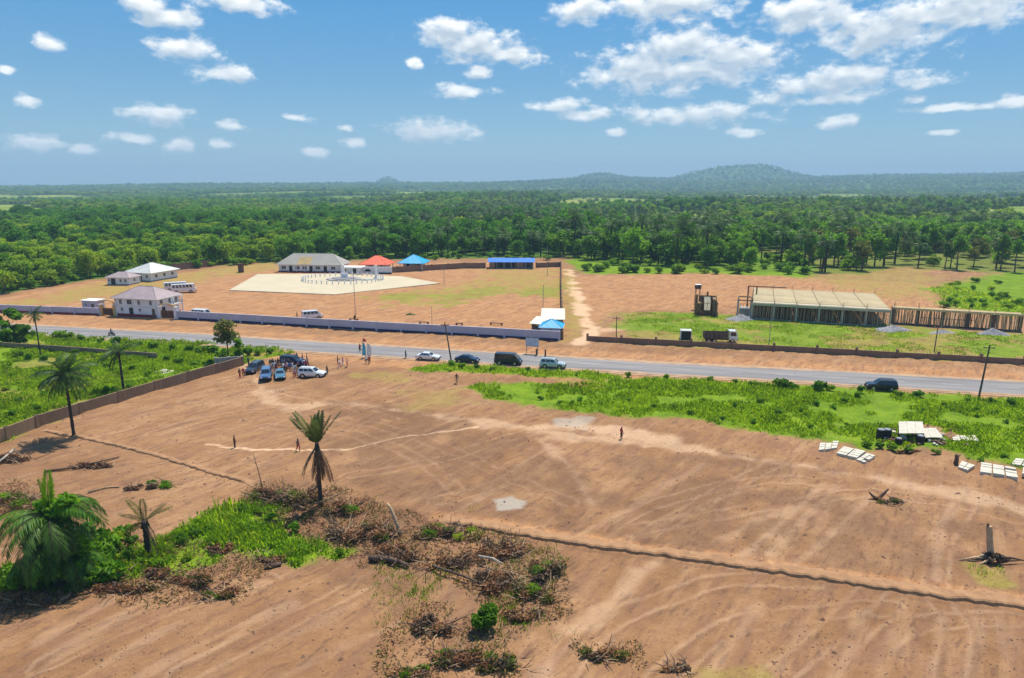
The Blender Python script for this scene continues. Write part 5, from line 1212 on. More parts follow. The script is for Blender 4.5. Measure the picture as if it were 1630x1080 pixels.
# forest palms: whole crown in one mesh (too small to show single fronds)
def palm_crown(seed, h, m, nf=20, L_=3.6, trunk=True):
    rs = random.Random(seed); allq = []
    for i in range(nf):
        az_ = i*2.4 + rs.uniform(-.2,.2); e0 = R(rs.uniform(-20,75)); _, Q = frond_arrays(L_*rs.uniform(.8,1.1), e0, R(75), n=11, ll=.95, hang=.5, wd=.26, seed=i, segs=8)
        ca, sa = math.cos(az_), math.sin(az_); q = Q.copy(); q[...,0] = Q[...,0]*ca - Q[...,1]*sa; q[...,1] = Q[...,0]*sa + Q[...,1]*ca; q[...,2] += h; allq.append(q)
    return quads_mesh('crown', np.concatenate(allq), m)
for sd_, h_ in ((31,9.5),(32,11.5)):
    mb = MB().tube([(0,0,-.3),(.1,0,h_*.5),(0,.05,h_+.1)],[.32,.24,.26],7); KINDS.append(dict(name='oil palm with dark drooping crown', trunk=mb.mesh('trunk','barkdark',True), crown=palm_crown(sd_, h_, 'lf_palm'), r=3))

# ------------------------------------------------------------------ forest
fr_r = np.random.default_rng(21)
def scatter(r0, r1, sp, jitter=.45, amax=R(44)):
    xs_ = np.arange(-r1*math.sin(amax), r1*math.sin(amax), sp); ys_ = np.arange(150, r1, sp*.95)
    gx, gy = np.meshgrid(xs_, ys_); gx = gx + (np.arange(len(ys_)) % 2)[:,None]*sp*.5
    gx = gx.ravel() + fr_r.uniform(-jitter,jitter,gx.size)*sp; gy = gy.ravel() + fr_r.uniform(-jitter,jitter,gy.size)*sp
    D = np.hypot(gx, gy); a = np.abs(np.arctan2(gx, gy)); k = (D >= r0) & (D < r1) & (a < amax); return gx[k], gy[k]
def forest_ok(x, y):
    e = np.interp(x, fx, fy); ok = y > e + 1.5 + 3*(vnoise(x*.15, y*.15)-.3)
    return ok & (clearing(x, y) < .4)
def pick(x, y):
    """which kind stands where: bands of yellow green, mid and dark wood"""
    n_ = len(x); u = fr_r.random(n_); big = .6*fbm(x/120+9, y/90+4, 3) + .4*fbm(x/420+2, y/260+7, 2); D = np.hypot(x,y); v = np.zeros(n_, int)
    v[:] = np.where(u < .5, 2, 3)
    v = np.where(big > .53, np.where(u < .45, 0, np.where(u < .75, 1, 2)), v); v = np.where(big < .435, np.where(u < .42, 4, np.where(u < .75, 5, 3)), v)
    pale_green = (fbm(x/300+50, y/110+1, 2) > .55) & (D > 430); v = np.where(pale_green, np.where(u < .4, 0, np.where(u < .7, 1, 7)), v)  # farther back, patches of tree kinds with lighter green leaves
    left = (x < -105) & (D < 400); v = np.where(left & (u < .88), np.where(u < .45, 0, 1), v)
    palm = (fbm(x/60+30, y/60, 2) > .5) & (fr_r.random(n_) < .42) & (x > -70); v = np.where(palm, np.where(u < .5, 10, 11), v)
    grove = (x > 105) & (y < 345); v = np.where(grove, np.where(u < .25, 8, np.where(u < .45, 9, np.where(u < .62, 6, np.where(u < .78, 10, np.where(u < .9, 3, 7))))), v)
    v = np.where((fr_r.random(n_) < .05) & (D > 320), 8, v)
    return v
xa, ya = scatter(200, 700, 6.4); k = forest_ok(xa, ya); xa, ya = xa[k], ya[k]
thin = ((xa > 108) & (ya < 350) & (fr_r.random(len(xa)) < .48)) | ((xa > 20) & (xa < 112) & (ya < 300) & (fr_r.random(len(xa)) < .4)); xa, ya = xa[~thin], ya[~thin]
va = pick(xa, ya); sa_ = fr_r.uniform(.72, 1.2, len(xa)) * np.where(np.hypot(xa,ya) > 420, 1.12, 1.0); sa_ = np.where((xa < -60) & (np.hypot(xa, ya) < 380), sa_*.92, sa_); sa_ = np.where((xa > 18) & (np.hypot(xa,ya) < 420), sa_*1.28, sa_); ra_ = fr_r.uniform(0, 6.28, len(xa))
pxa = 815 + F*xa/ya
vis = (pxa > -25) & (pxa < 1655); order = np.argsort(np.hypot(xa,ya) + np.where(vis, 0, 1e5)); ind = order[:296]; rest = order[296:]
SPOTS = [(70,'at the far left edge of the wood'),(160,'left of the small bungalow'),(250,'behind the pale roofed bungalow'),(345,'behind the short brown wall'),(450,'left of the long bungalow'),(560,'behind the long bungalow'),(630,'behind the orange pavilion'),(700,'behind the cyan pavilion'),(775,'left of the blue shed'),(860,'behind the blue shed'),(930,'at the head of the dirt track'),(1050,'behind the scrub near the track'),(1170,'behind the middle of the scrub'),(1290,'behind the right end of the scrub'),(1400,'behind the concrete hall'),(1510,'behind the timber formwork'),(9999,'at the far right of the grove')]
def spot(px, D):
    s = [t_ for (m_, t_) in SPOTS if px < m_][0]
    return s + (', front row' if D < 292 else (', further back' if D > 315 else ', second row'))
SRC = {}
for i in ind:
    kd = KINDS[va[i]]; x, y = float(xa[i]), float(ya[i]); px = 815 + F*x/y
    t = thing('palm_tree' if va[i] >= 10 else 'forest_tree', kd['name'] + ' ' + spot(px, math.hypot(x,y)), 'palm' if va[i] >= 10 else 'tree', (x, y, hz(x,y)), float(ra_[i]), 'trees ' + spot(px, math.hypot(x,y)))
    t.scale = (float(sa_[i]*fr_r.uniform(.9,1.12)), float(sa_[i]), float(sa_[i]*fr_r.uniform(.88,1.12)))
    link('trunk', kd['trunk'], t); c_ = link('crown', kd['crown'], t); SRC.setdefault(int(va[i]), c_)
xb, yb = scatter(700, 1500, 9.5); k = forest_ok(xb, yb); xb, yb = xb[k], yb[k]
xc, yc = scatter(1500, 3200, 17); k = forest_ok(xc, yc); xc, yc = xc[k], yc[k]
xd, yd = scatter(3200, 6800, 38); k = forest_ok(xd, yd); xd, yd = xd[k], yd[k]
FX = np.concatenate([xa[rest],xb,xc,xd]); FY = np.concatenate([ya[rest],yb,yc,yd]); FV = np.concatenate([va[rest],pick(xb,yb),pick(xc,yc),pick(xd,yd)])
FS = np.concatenate([sa_[rest],fr_r.uniform(.9,1.5,len(xb)),fr_r.uniform(1.2,2.0,len(xc)),fr_r.uniform(2.0,3.4,len(xd))])
FZ = height(FX, FY) - .12*FS; FSZ = np.where(np.hypot(FX,FY) > 1500, FS*.62, FS)
def instanced(name, label, cat, x, y, z, var, sxy, sz, src):
    me_ = bpy.data.meshes.new(name); n_ = len(x); me_.vertices.add(n_); me_.vertices.foreach_set('co', np.stack([x,y,z],1).astype(np.float32).ravel())
    a = me_.attributes.new('tree_kind','INT','POINT'); a.data.foreach_set('value', var.astype(np.int32))
    a = me_.attributes.new('tree_turn','FLOAT_VECTOR','POINT'); rt = np.zeros((n_,3),np.float32); rt[:,2] = fr_r.uniform(0,6.28,n_); a.data.foreach_set('vector', rt.ravel())
    a = me_.attributes.new('tree_size','FLOAT_VECTOR','POINT'); a.data.foreach_set('vector', np.stack([sxy,sxy,sz],1).astype(np.float32).ravel())
    o = link(name, me_); tag(o, label, cat, kind='stuff')
    ng = bpy.data.node_groups.new(name, 'GeometryNodeTree'); ng.interface.new_socket('Geometry', in_out='INPUT', socket_type='NodeSocketGeometry'); ng.interface.new_socket('Geometry', in_out='OUTPUT', socket_type='NodeSocketGeometry')
    gi = ng.nodes.new('NodeGroupInput'); go = ng.nodes.new('NodeGroupOutput'); jn = ng.nodes.new('GeometryNodeJoinGeometry')
    def attr(nm, ty): q = ng.nodes.new('GeometryNodeInputNamedAttribute'); q.data_type = ty; q.inputs['Name'].default_value = nm; return q.outputs['Attribute']
    ka, ta, za = attr('tree_kind','INT'), attr('tree_turn','FLOAT_VECTOR'), attr('tree_size','FLOAT_VECTOR')
    for k_, so in src.items():
        oi = ng.nodes.new('GeometryNodeObjectInfo'); oi.transform_space = 'ORIGINAL'; oi.inputs['Object'].default_value = so; oi.inputs['As Instance'].default_value = False
        cp = ng.nodes.new('FunctionNodeCompare'); cp.data_type = 'INT'; cp.operation = 'EQUAL'; ng.links.new(ka, cp.inputs[2]); cp.inputs[3].default_value = k_
        ip = ng.nodes.new('GeometryNodeInstanceOnPoints'); ng.links.new(gi.outputs[0], ip.inputs['Points']); ng.links.new(cp.outputs[0], ip.inputs['Selection']); ng.links.new(oi.outputs['Geometry'], ip.inputs['Instance']); ng.links.new(ta, ip.inputs['Rotation']); ng.links.new(za, ip.inputs['Scale']); ng.links.new(ip.outputs[0], jn.inputs[0])
    ng.links.new(jn.outputs[0], go.inputs[0]); md = o.modifiers.new('scatter','NODES'); md.node_group = ng; return o
fallback = list(SRC)[0]
FV = np.where(np.isin(FV, list(SRC)), FV, fallback)
instanced('forest', 'dense green forest stretching back to the blue hills', 'forest', FX, FY, FZ, FV, FS, FSZ, SRC)

# ------------------------------------------------------------------ near palms
FM = {k_: v_ for k_, v_ in dict(
  up=frond_mesh('lf_palm', 3.3, R(72), R(60), n=36, ll=.85, hang=.25, wd=.095, seed=1), mid=frond_mesh('lf_palm', 3.6, R(42), R(75), n=38, ll=.95, hang=.35, wd=.095, seed=2),
  flat=frond_mesh('lf_palm', 3.6, R(12), R(70), n=38, ll=.95, hang=.5, wd=.095, seed=3), low=frond_mesh('lf_palm', 3.3, R(-20), R(55), n=36, ll=.85, hang=.6, wd=.095, seed=4),
  pale=frond_mesh('lf_palmpale', 3.9, R(66), R(14), n=36, ll=.85, hang=.05, wd=.15, seed=5, rm='timber'), spear=frond_mesh('lf_lush', 3.3, R(83), R(8), n=32, ll=.65, hang=.0, wd=.14, seed=6),
  dead=frond_mesh('lf_dead', 4.0, R(-56), R(28), n=34, ll=.85, hang=.7, wd=.17, seed=7, rm='timber'), dead2=frond_mesh('lf_char', 4.2, R(-66), R(20), n=34, ll=.8, hang=.8, wd=.17, seed=8),
  stub=frond_mesh('lf_olive', 2.6, R(62), R(30), n=24, ll=.55, hang=.15, wd=.10, seed=9), big=frond_mesh('lf_palmgreen', 5.2, R(38), R(112), n=52, ll=1.25, hang=.6, wd=.12, seed=10, rr=.06), bigd=frond_mesh('lf_palm', 4.8, R(12), R(96), n=50, ll=1.2, hang=.65, wd=.12, seed=11, rr=.06),
  fallen=frond_mesh('lf_char', 3.6, R(18), R(46), n=28, ll=.75, hang=.4, wd=.13, seed=12, rm='timber'), fallen2=frond_mesh('lf_olive', 3.4, R(26), R(60), n=28, ll=.75, hang=.4, wd=.13, seed=13)).items()}
def near_palm(label, px, py, h, fr_list, r0=.24, lean=(0,0), tm='barkdark', rot=0.0, fs=1.0):
    p = GZ(px, py); t = thing('palm_tree', label, 'palm', p); rs = random.Random(int(px))
    mb = MB(); n_ = 14
    mb.tube([(lean[0]*(i/n_)**1.5,lean[1]*(i/n_)**1.5,-.3+(h+.3)*i/n_) for i in range(n_+1)],[r0*(1.5 if i == 0 else (1.0 if i % 2 else .86)*(1-.25*i/n_)) for i in range(n_+1)],8)
    mb.tube([(lean[0],lean[1],h-.5),(lean[0],lean[1],h+.25)],[r0*1.25,r0*.7],8); mb.build('trunk', tm, t, True)
    for i, (key, az_, tilt, s) in enumerate(fr_list):
        link('frond', FM[key], t, (lean[0],lean[1],h+.05), (R(tilt)*.0, R(-tilt), az_+rot)).scale = (s*fs,)*3
    return t
def ring(keys, n, seed, s=1.0):
    rs = random.Random(seed); return [(keys[i % len(keys)], i*2.39996+rs.uniform(-.15,.15), rs.uniform(-9,9), s*rs.uniform(.85,1.1)) for i in range(n)]
near_palm('dark palm with full round crown in the left meadow by the tan wall', 118, 695, 8.8, ring(['mid','flat','up','low','flat','low'], 34, 1, 1.12))
near_palm('palm with ragged uneven crown standing in the left meadow', 197, 623, 6.6, [('up',.4,0,.8),('up',2.4,0,.8),('mid',.3,14,1),('mid',.9,8,.9),('mid',2.6,0,1.0),('flat',3.0,-8,1.2),('low',2.8,-10,1.2),('flat',3.5,-4,1.1),('low',3.7,-12,1.0),('mid',5.6,0,.7),('mid',4.4,0,.9),('flat',1.9,0,.9),('up',5.0,0,.7)])
near_palm('tall thin palm with small crown near the left road', 65, 568, 8.6, ring(['mid','flat','low','up'], 15, 3, .66), .15)
near_palm('lone half dead palm with stiff fronds and hanging brown skirt', 511, 806, 7.0,
  [('pale',R(180),-10,1.0),('pale',R(172),-2,1.05),('pale',R(8),-6,1.12),('pale',R(352),4,.95),('spear',0,0,1.0),('spear',R(180),4,.95),('spear',R(0),8,.9),('pale',R(80),8,.9),('pale',R(280),10,.85),('pale',R(100),6,.8),('pale',R(260),4,.8),
   ('dead',R(186),4,.95),('dead',R(200),8,.9),('dead2',R(170),-4,.95),('dead2',R(350),-4,.85),('dead',R(330),6,1.0),('dead2',R(270),-8,1.0),('dead2',R(10),2,.95),('dead',R(300),-6,.9),('dead2',R(80),0,.9)], .26)
near_palm('stunted young palm with bare dark trunk in the foreground weeds', 237, 884, 3.4, [('stub',R(170),6,1.0),('stub',R(10),-20,1.1),('stub',R(30),-12,.9),('stub',R(120),18,.8),('stub',R(185),-26,.9),('fallen2',R(170),-30,.8),('fallen2',R(215),-36,.7),('fallen',R(340),-60,.7)], .34)
big = near_palm('large bushy palm smothered in creepers at the lower left', 97, 930, 6.4, ring(['big','bigd','bigd','big'], 20, 5, 1.0) + [('spear',R(90),2,1.15),('spear',R(200),4,1.0),('spear',R(330),3,.95),('big',R(30),22,.8),('big',R(350),14,1.0)], .5)
rs = random.Random(18)
for i in range(16):
    a = i*2.4; z_ = 2.6 + 3.2*(i % 4)/4; link('frond', FM['bigd' if i % 2 else 'big'], big, (.4*math.cos(a),.4*math.sin(a),z_), (0, R(rs.uniform(2,26)), a)).scale = (rs.uniform(.75,1.05),)*3
rs = random.Random(8)
vb = [(rs.uniform(-1.1,1.3),rs.uniform(-1.0,1.0),.5+.46*i,1.3,1.2,.85) for i in range(15)] + [(-2.2,.2,.8,1.3,1.1,.9),(2.0,.3,.9,1.6,1.2,1.0),(3.1,.2,.7,1.3,1.0,.8),(1.5,0,7.6,1.0,.8,.8),(1.0,0,6.8,1.1,.9,.8),(-1.3,.2,3.2,1.3,1.0,1.0),(1.8,.2,3.6,1.3,1.0,1.0),(-1.2,.2,5.0,1.0,.9,.9),(4.2,.4,.9,1.3,1.0,.9)]
link('creeper_foliage', quads_mesh('creeper_foliage', leaf_cloud(77, vb, 6000, .34), ['lf_lush','lf_mid','lf_dark'], fr_r.choice(3, 6000, p=[.3,.3,.4])), big)

# roadside broadleaf trees on the left
def broad(label, px, py, h, m, seed, n=1500, size=.42, sp_=.28, nb=10, lowf=.35, tm='bark', r0=.15, cat='tree', name='tree', grp=None):
    p = GZ(px, py); t = thing(name, label, cat, p, 0, grp); rs = random.Random(seed); bl = rnd_blobs(rs, nb, h*lowf, h*.88, h*sp_, h*.15)
    mb = MB(); limb_tree(mb, h*.75, r0, bl, rs, rs.uniform(-.05,.05)); mb.build('trunk', tm, t, True); link('crown', quads_mesh('crown', leaf_cloud(seed, bl, n, size), m), t); return t
broad('leafy young tree with bare lower trunk near the left road', 364, 574, 9.2, 'lf_olive', 41, 900, .42, .13, 10, .46)
broad('thin dark tree beside the end of the grey block wall', 381, 575, 5.2, 'lf_mid', 42, 520, .36, .14, 7, .1)
broad('big round dark bush tree at the left picture edge', 12, 546, 7.6, 'lf_mid', 43, 3000, .5, .5, 14, .1)
broad('spreading bush at the left edge beside the low wall', 38, 548, 4.0, 'lf_lush', 44, 1500, .45, .6, 10, .1)
broad('big bush tree just beyond the left picture edge', -40, 552, 6.5, 'lf_mid', 47, 1500, .5, .5, 12, .12)

# shrubs standing in the meadows: each one a plant of its own
def shrub_kind(seed, m, h, w_, n, size):
    rs = random.Random(seed); bl = [(rs.uniform(-w_,w_)*.6,rs.uniform(-w_,w_)*.6,h*rs.uniform(.25,.7),w_*.55,w_*.55,h*.34) for i in range(6)]
    mb = MB()
    for b_ in bl: mb.tube([(0,0,-.1),(b_[0]*.5,b_[1]*.5,b_[2]*.6),b_[:3]],[.04,.03,.015],4)
    return mb.mesh('stems','bark'), quads_mesh('foliage', leaf_cloud(seed, bl, n, size), m)
SK = [shrub_kind(51,'lf_mid',1.3,.8,320,.24), shrub_kind(52,'lf_mid',1.1,.8,300,.24), shrub_kind(53,'lf_lush',1.2,.9,320,.24), shrub_kind(54,'lf_dark',1.6,.7,320,.24), shrub_kind(55,'lf_yellow',1.0,.9,300,.24)]
SKN = ['mid green shrub','dark green shrub','bright green shrub','tall dark shrub','yellow green shrub']
def place(px, where):
    if 'right meadow' in where: return ', near its left tip' if px < 880 else ', left of middle' if px < 1100 else ', right of middle' if px < 1290 else ', near the black car' if px < 1450 else ', at the far right'
    if 'at the left' in where or 'left meadow' in where: return ', by the picture edge' if px < 100 else ', near the ragged palm' if px < 215 else ', right of the palms' if px < 300 else ', near the parked cars'
    if 'scrub' in where: return ', beside the track' if px < 1000 else ', left half' if px < 1100 else ', right half' if px < 1200 else ', near the hall'
    if 'foot of the left wood' in where: return ', by the picture edge' if px < 150 else ', near the bungalows' if px < 330 else ', near the yard'
    if 'foreground' in where: return ', near the creeper palm' if px < 200 else ', near the young palm' if px < 300 else ', in the middle' if px < 400 else ', near the tall palm'
    if 'back wall' in where: return ', near the pavilions' if px < 720 else ', near the blue shed'
    return ', near the formwork' if px < 1570 else ', at the picture edge'
def shrub(px, py, k_, s, where, grp):
    p = GZ(px, py); t = thing('shrub', SKN[k_] + ' ' + where + place(px, where), 'shrub', p, random.uniform(0,6), grp); s *= .78 if 'meadow' in where else 1; t.scale = (s*random.uniform(.9,1.3), s, s*random.uniform(.8,1.1)); link('stems', SK[k_][0], t); link('foliage', SK[k_][1], t)
W1 = 'along the near road edge of the right meadow'; W2 = 'standing in the right meadow'; W3 = 'in the left meadow'; W4 = 'along the near road edge at the left'
for (px, py, k_, s) in ((1250,618,0,1.5),(1240,616,2,1.5),(1262,619,1,1.2),(1300,622,0,1.5),(1308,621,3,1.3),(1320,622,2,1.0),(1368,626,3,1.3),(1364,634,0,1.0),(1462,633,3,1.2),(1130,606,2,.9),(1060,603,0,.9),(1000,601,0,.9),(955,598,1,.8),(920,597,2,.8),(720,584,0,1.2),(735,586,2,1.0),(760,588,0,.9),(785,590,2,.8),(840,592,0,.8),(870,594,2,.7),(1430,630,2,.9),(1580,642,1,.9),(1610,645,0,1.0),(1540,640,2,.8),(1200,614,2,1.0),(1170,611,0,.8)): shrub(px, py, k_, s, W1, 'shrubs along the near road edge')
for (px, py, k_, s) in ((862,637,1,.8),(890,644,1,.6),(910,643,1,.6),(922,638,1,.8),(855,628,1,.5),(1000,640,2,.7),(1040,650,0,.7),(1075,652,1,.6),(1120,640,1,.7),(1170,650,0,.8),(1150,668,1,.6),(1210,640,2,.8),(1240,660,0,.9),(1285,665,1,.7),(1275,660,0,.7),(1300,645,0,.9),(1325,652,1,.8),(1345,640,2,1.0),(1350,680,1,.7),(1290,680,2,.7),(1200,675,0,.7),(1100,662,2,.7),(1505,650,1,.8),(1512,655,1,.7),(1555,655,1,.8),(1582,660,1,.7),(1470,655,0,.7),(1600,675,1,.6),(1380,710,2,.9),(1400,714,0,.8),(1420,718,2,.9),(1445,722,0,.8),(1490,725,2,.8),(1560,735,1,.6),(1600,730,1,.7),(1555,665,0,.5)): shrub(px, py, k_, s, W2, 'shrubs standing in the right meadow')
for (px, py, k_, s) in ((95,538,2,1.5),(110,538,2,1.3),(130,542,0,1.0),(160,546,2,.9),(185,548,0,1.2),(220,552,2,1.0),(245,554,0,1.3),(275,556,2,1.1),(300,560,0,1.1),(320,562,2,1.2),(340,562,0,1.4),(395,566,0,1.2),(410,565,2,1.0),(430,563,0,.9),(352,570,1,1.3),(372,577,1,1.6),(385,576,1,1.2)): shrub(px, py, k_, s, W4, 'shrubs along the left road edge')
for (px, py, k_, s) in ((30,567,2,1.3),(45,570,0,1.4),(70,573,0,1.3),(95,575,2,1.0),(120,565,0,1.1),(150,570,4,1.0),(175,625,1,1.2),(185,628,1,1.3),(160,640,1,1.0),(205,620,0,.9),(210,590,0,.9),(265,575,0,1.1),(285,578,2,1.2),(310,583,0,1.2),(330,582,1,1.4),(345,583,1,1.4),(250,610,4,.9),(235,600,2,.9),(20,600,2,1.0),(45,610,4,.8),(70,630,0,.9),(30,640,2,.9),(140,600,0,.9),(60,655,2,.9),(20,665,0,.9),(100,650,4,.9),(210,570,2,1.0),(230,565,0,1.0),(10,620,4,1.0),(170,585,2,.8)): shrub(px, py, k_, s, W3, 'shrubs in the left meadow')
rs = random.Random(99)
for i in range(60):
    px = rs.uniform(912,1288); py = rs.uniform(410,437) if px > 930 else rs.uniform(404,418); shrub(px, py, rs.choice((2,2,4,0)), rs.uniform(1.5,2.8), 'in the bright scrub right of the track', 'shrubs in the scrub right of the track')
for i in range(26):
    px = rs.uniform(1500,1630); py = rs.uniform(448,492); shrub(px, py, rs.choice((2,4,0)), rs.uniform(.9,1.6), 'in the far right green field', 'shrubs in the far right green field')
for i in range(44):
    px = rs.uniform(0,470); e = np.interp(px, [0,150,300,470],[466,444,426,416]); shrub(px, e + rs.uniform(-4,2), rs.choice((2,4,0)), rs.uniform(1.4,2.6), 'at the foot of the left wood', 'shrubs at the foot of the left wood')
for i in range(22):
    px = rs.uniform(560,900); shrub(px, rs.uniform(408,415), rs.choice((2,0,0)), rs.uniform(1.4,2.4), 'behind the compound back wall', 'shrubs behind the compound back wall')

for (px, py, k_, s) in ((205,890,2,.7),(225,900,0,.6),(265,880,4,.6),(290,865,2,.8),(310,850,2,.7),(335,845,0,.6),(360,830,2,.8),(385,815,2,.8),(410,820,4,.6),(430,830,2,.7),(400,850,2,.7),(370,860,4,.7),(340,870,2,.6),(300,890,4,.6),(250,905,2,.7),(165,905,2,.8),(150,915,0,.7),(480,880,2,.6),(510,870,4,.6),(540,880,2,.5),(20,920,0,.9),(45,930,2,.8),(470,850,0,.7),(210,870,0,.8),(185,880,4,.8),(140,900,0,1.7),(155,895,1,1.8),(170,885,0,1.5),(150,870,1,1.7),(180,865,4,1.3),(125,915,2,1.6),(195,855,0,1.2),(60,925,0,1.7),(40,935,1,1.5),(135,880,3,1.8)): shrub(px, py, k_, s, 'among the foreground weeds', 'leafy weeds in the foreground patch')

# ------------------------------------------------------------------ grass and weeds
def blades(name, label, polys, dens, h, wd, m, per=5, seed=1, spread=.22, extra=None, noise_cut=None):
    r = np.random.default_rng(seed); out = []
    for poly in polys:
        pw = np.array(GP(poly)); lo = np.maximum(pw.min(0), [-140,30]); hi = np.minimum(pw.max(0), [150,330]); n_ = int((hi[0]-lo[0])*(hi[1]-lo[1])*dens)
        q = r.uniform(lo, hi, (n_,2)); k = sdf_poly(q[:,0], q[:,1], [tuple(v_) for v_ in pw]) + (fbm(q[:,0]/3.5, q[:,1]/3.5, 3)-.5)*5 > r.random(n_)**2*4; q = q[k]
        if noise_cut is not None: q = q[fbm(q[:,0]/5+3, q[:,1]/5, 3) > noise_cut]
        out.append(q)
    P_ = np.concatenate(out); Zg = height(P_[:,0], P_[:,1]); n_ = len(P_)
    sc = (.55 + .9*fbm(P_[:,0]/4, P_[:,1]/4+9, 3))*r.uniform(.6,1.3,n_)
    B_ = np.repeat(np.column_stack([P_,Zg]), per, 0); S_ = np.repeat(sc, per)[:,None]; N_ = n_*per
    B_[:,:2] += r.normal(size=(N_,2))*spread
    a = r.uniform(0,6.28,N_); ln = r.uniform(.1,.75,N_); hh = h*S_[:,0]*r.uniform(.6,1.2,N_)
    tip = B_ + np.column_stack([np.cos(a)*ln*hh, np.sin(a)*ln*hh, hh]); mid = B_ + np.column_stack([np.cos(a)*ln*hh*.3, np.sin(a)*ln*hh*.3, hh*.55])
    sd2 = np.column_stack([-np.sin(a), np.cos(a), np.zeros(N_)])*(wd*S_)
    V_ = np.stack([B_-sd2*.4, mid-sd2*.5+0, tip, mid+sd2*.5], 1); V_[:,0,2] -= .05
    o = link(name, quads_mesh(name, V_, m)); tag(o, label, 'grass', kind='stuff'); return o
blades('meadow_grass','tall bright grass covering the right meadow',[GRASS_R],8,.42,.15,'lf_grass',5,1,noise_cut=.42)
blades('verge_grass','rough grass strip along the near road edge',[GRASS_V],9,.5,.15,'lf_grass',5,2)
blades('meadow_grass','bright grass and weeds covering the left meadow',[GRASS_L],8,.45,.15,'lf_grass',5,3,noise_cut=.43)
blades('yard_grass','patchy grass before the unfinished hall',[GRASS_C],2.2,.22,.16,'lf_grass',4,4,.4,noise_cut=.5)
blades('foreground_weeds','lush knee high weeds beside the foreground palms',[GRASS_D],17,.45,.15,'lf_lush',6,5,.2,noise_cut=.40)
blades('foreground_weeds','paler seeding grass mixed into the lush weeds',[GRASS_D],6,.8,.12,'lf_grass',5,15,.25,noise_cut=.46)
blades('foreground_weeds','low green weeds at the lower left edge',[[(0,905),(60,900),(90,925),(60,945),(0,945)]],24,.7,.15,'lf_lush',6,6,.2)
blades('field_grass','bright grass of the far right field',[GRASS_F],.8,.6,.35,'lf_grass',5,7,.5)
blades('dry_tufts','scattered yellow green tufts on the foreground dirt',[[(600,870),(900,860),(900,1000),(700,1070),(600,1060)],[(730,790),(775,785),(775,812),(740,815)],[(1395,790),(1435,785),(1440,800),(1400,803)],[(1545,905),(1595,905),(1590,925),(1550,925)],[(610,1020),(680,1020),(680,1045),(615,1045)]],6,.3,.06,'lf_yellow',5,8,.2,noise_cut=.5)

LITTER = [[(0,945),(60,925),(200,920),(330,890),(420,880),(440,900),(380,960),(300,965),(180,955),(60,975),(0,990)],[(400,770),(560,785),(640,820),(720,838),(800,852),(880,880),(905,920),(900,985),(830,1000),(760,960),(700,920),(600,900),(520,880),(440,850),(395,800)],[(640,980),(700,960),(760,1000),(830,1010),(830,1090),(640,1090),(600,1040)],[(0,770),(60,770),(80,800),(60,830),(0,830)],[(120,880),(250,860),(330,880),(200,920)],[(905,1030),(1010,1020),(1030,1050),(950,1065)]]
def litter(name, label, dens, size, m, seed, cut):
    r = np.random.default_rng(seed); out = []
    for poly in LITTER:
        pw = np.array(GP(poly)); lo = pw.min(0); hi = pw.max(0); n_ = int((hi[0]-lo[0])*(hi[1]-lo[1])*dens); q = r.uniform(lo, hi, (n_,2))
        k = sdf_poly(q[:,0], q[:,1], [tuple(v_) for v_ in pw]) + (fbm(q[:,0]/2.5, q[:,1]/2.5, 3)-.5)*4 > 0; q = q[k]; out.append(q[fbm(q[:,0]/1.6+seed, q[:,1]/1.6, 3) > cut])
    q = np.concatenate(out); n_ = len(q); clump = np.clip(fbm(q[:,0]/1.6+seed, q[:,1]/1.6, 3)-cut, 0, 1)
    c_ = np.column_stack([q, height(q[:,0],q[:,1]) + .03 + r.random(n_)*clump*3.2]); t = r.normal(size=(n_,3)); t[:,2] *= .7; t /= np.linalg.norm(t,axis=1)[:,None]; u = r.normal(size=(n_,3)); b_ = np.cross(t,u); b_ /= np.linalg.norm(b_,axis=1)[:,None]; s = size*r.uniform(.5,1.5,n_)[:,None]
    o = link(name, quads_mesh(name, np.stack([c_-t*s, c_+b_*s*.3, c_+t*s, c_-b_*s*.3],1), m)); tag(o, label, 'litter', kind='stuff')
litter('leaf_litter','brown dead leaves and sticks spread through the felled brush',22,.13,'lf_dead',301,.52)
litter('leaf_litter','dark rotting litter between the felled brush',9,.14,'lf_char',302,.53)
litter('leaf_litter','ochre dry stalks scattered in the felled brush',12,.16,'lf_dry',303,.52)
litter('leaf_litter','olive regrowth scattered through the felled brush',16,.14,'lf_olive',304,.52)

# ------------------------------------------------------------------ felled brush, logs and stumps
def brush(label, px, py, rx, ry, h, mats_, wts, n=700, size=.24, twigs=14, seed=1, name='brush_pile', grp=None):
    p = GZ(px, py); t = thing(name, label, 'brush', p, 0, grp); rs = random.Random(seed); r = np.random.default_rng(seed)
    bl = [(rs.uniform(-rx,rx)*.75,rs.uniform(-ry,ry)*.75,h*rs.uniform(.1,.55),rx*.36,ry*.42,h*.45) for i in range(9)]
    link('dead_foliage', quads_mesh('dead_foliage', leaf_cloud(seed, bl, n, size, .25, .2, 2.0), mats_, r.choice(len(mats_), n, p=wts)), t)
    mb = MB()
    for i in range(twigs):
        a = rs.uniform(0,6.28); q = (rs.uniform(-rx,rx)*.8, rs.uniform(-ry,ry)*.8); l_ = rs.uniform(.8,2.4)*max(h,.6); e = rs.uniform(.05,1.0)
        b_ = Vector((q[0],q[1],-.05)); m_ = b_ + Vector((math.cos(a)*l_*.5,math.sin(a)*l_*.4,l_*.4*e)); mb.tube([b_,m_,m_+Vector((math.cos(a+.4)*l_*.5,math.sin(a+.4)*l_*.4,l_*.35*e))],[.055,.04,.018],4,i % 2)
    tag(mb.build('twigs',['root','deadwood'],t), kind='stuff'); return t
D3 = ['lf_dead','lf_char','lf_dead']; D4 = ['lf_dead','lf_char','lf_olive','lf_lush']; G4 = ['lf_olive','lf_dead','lf_lush','lf_char']
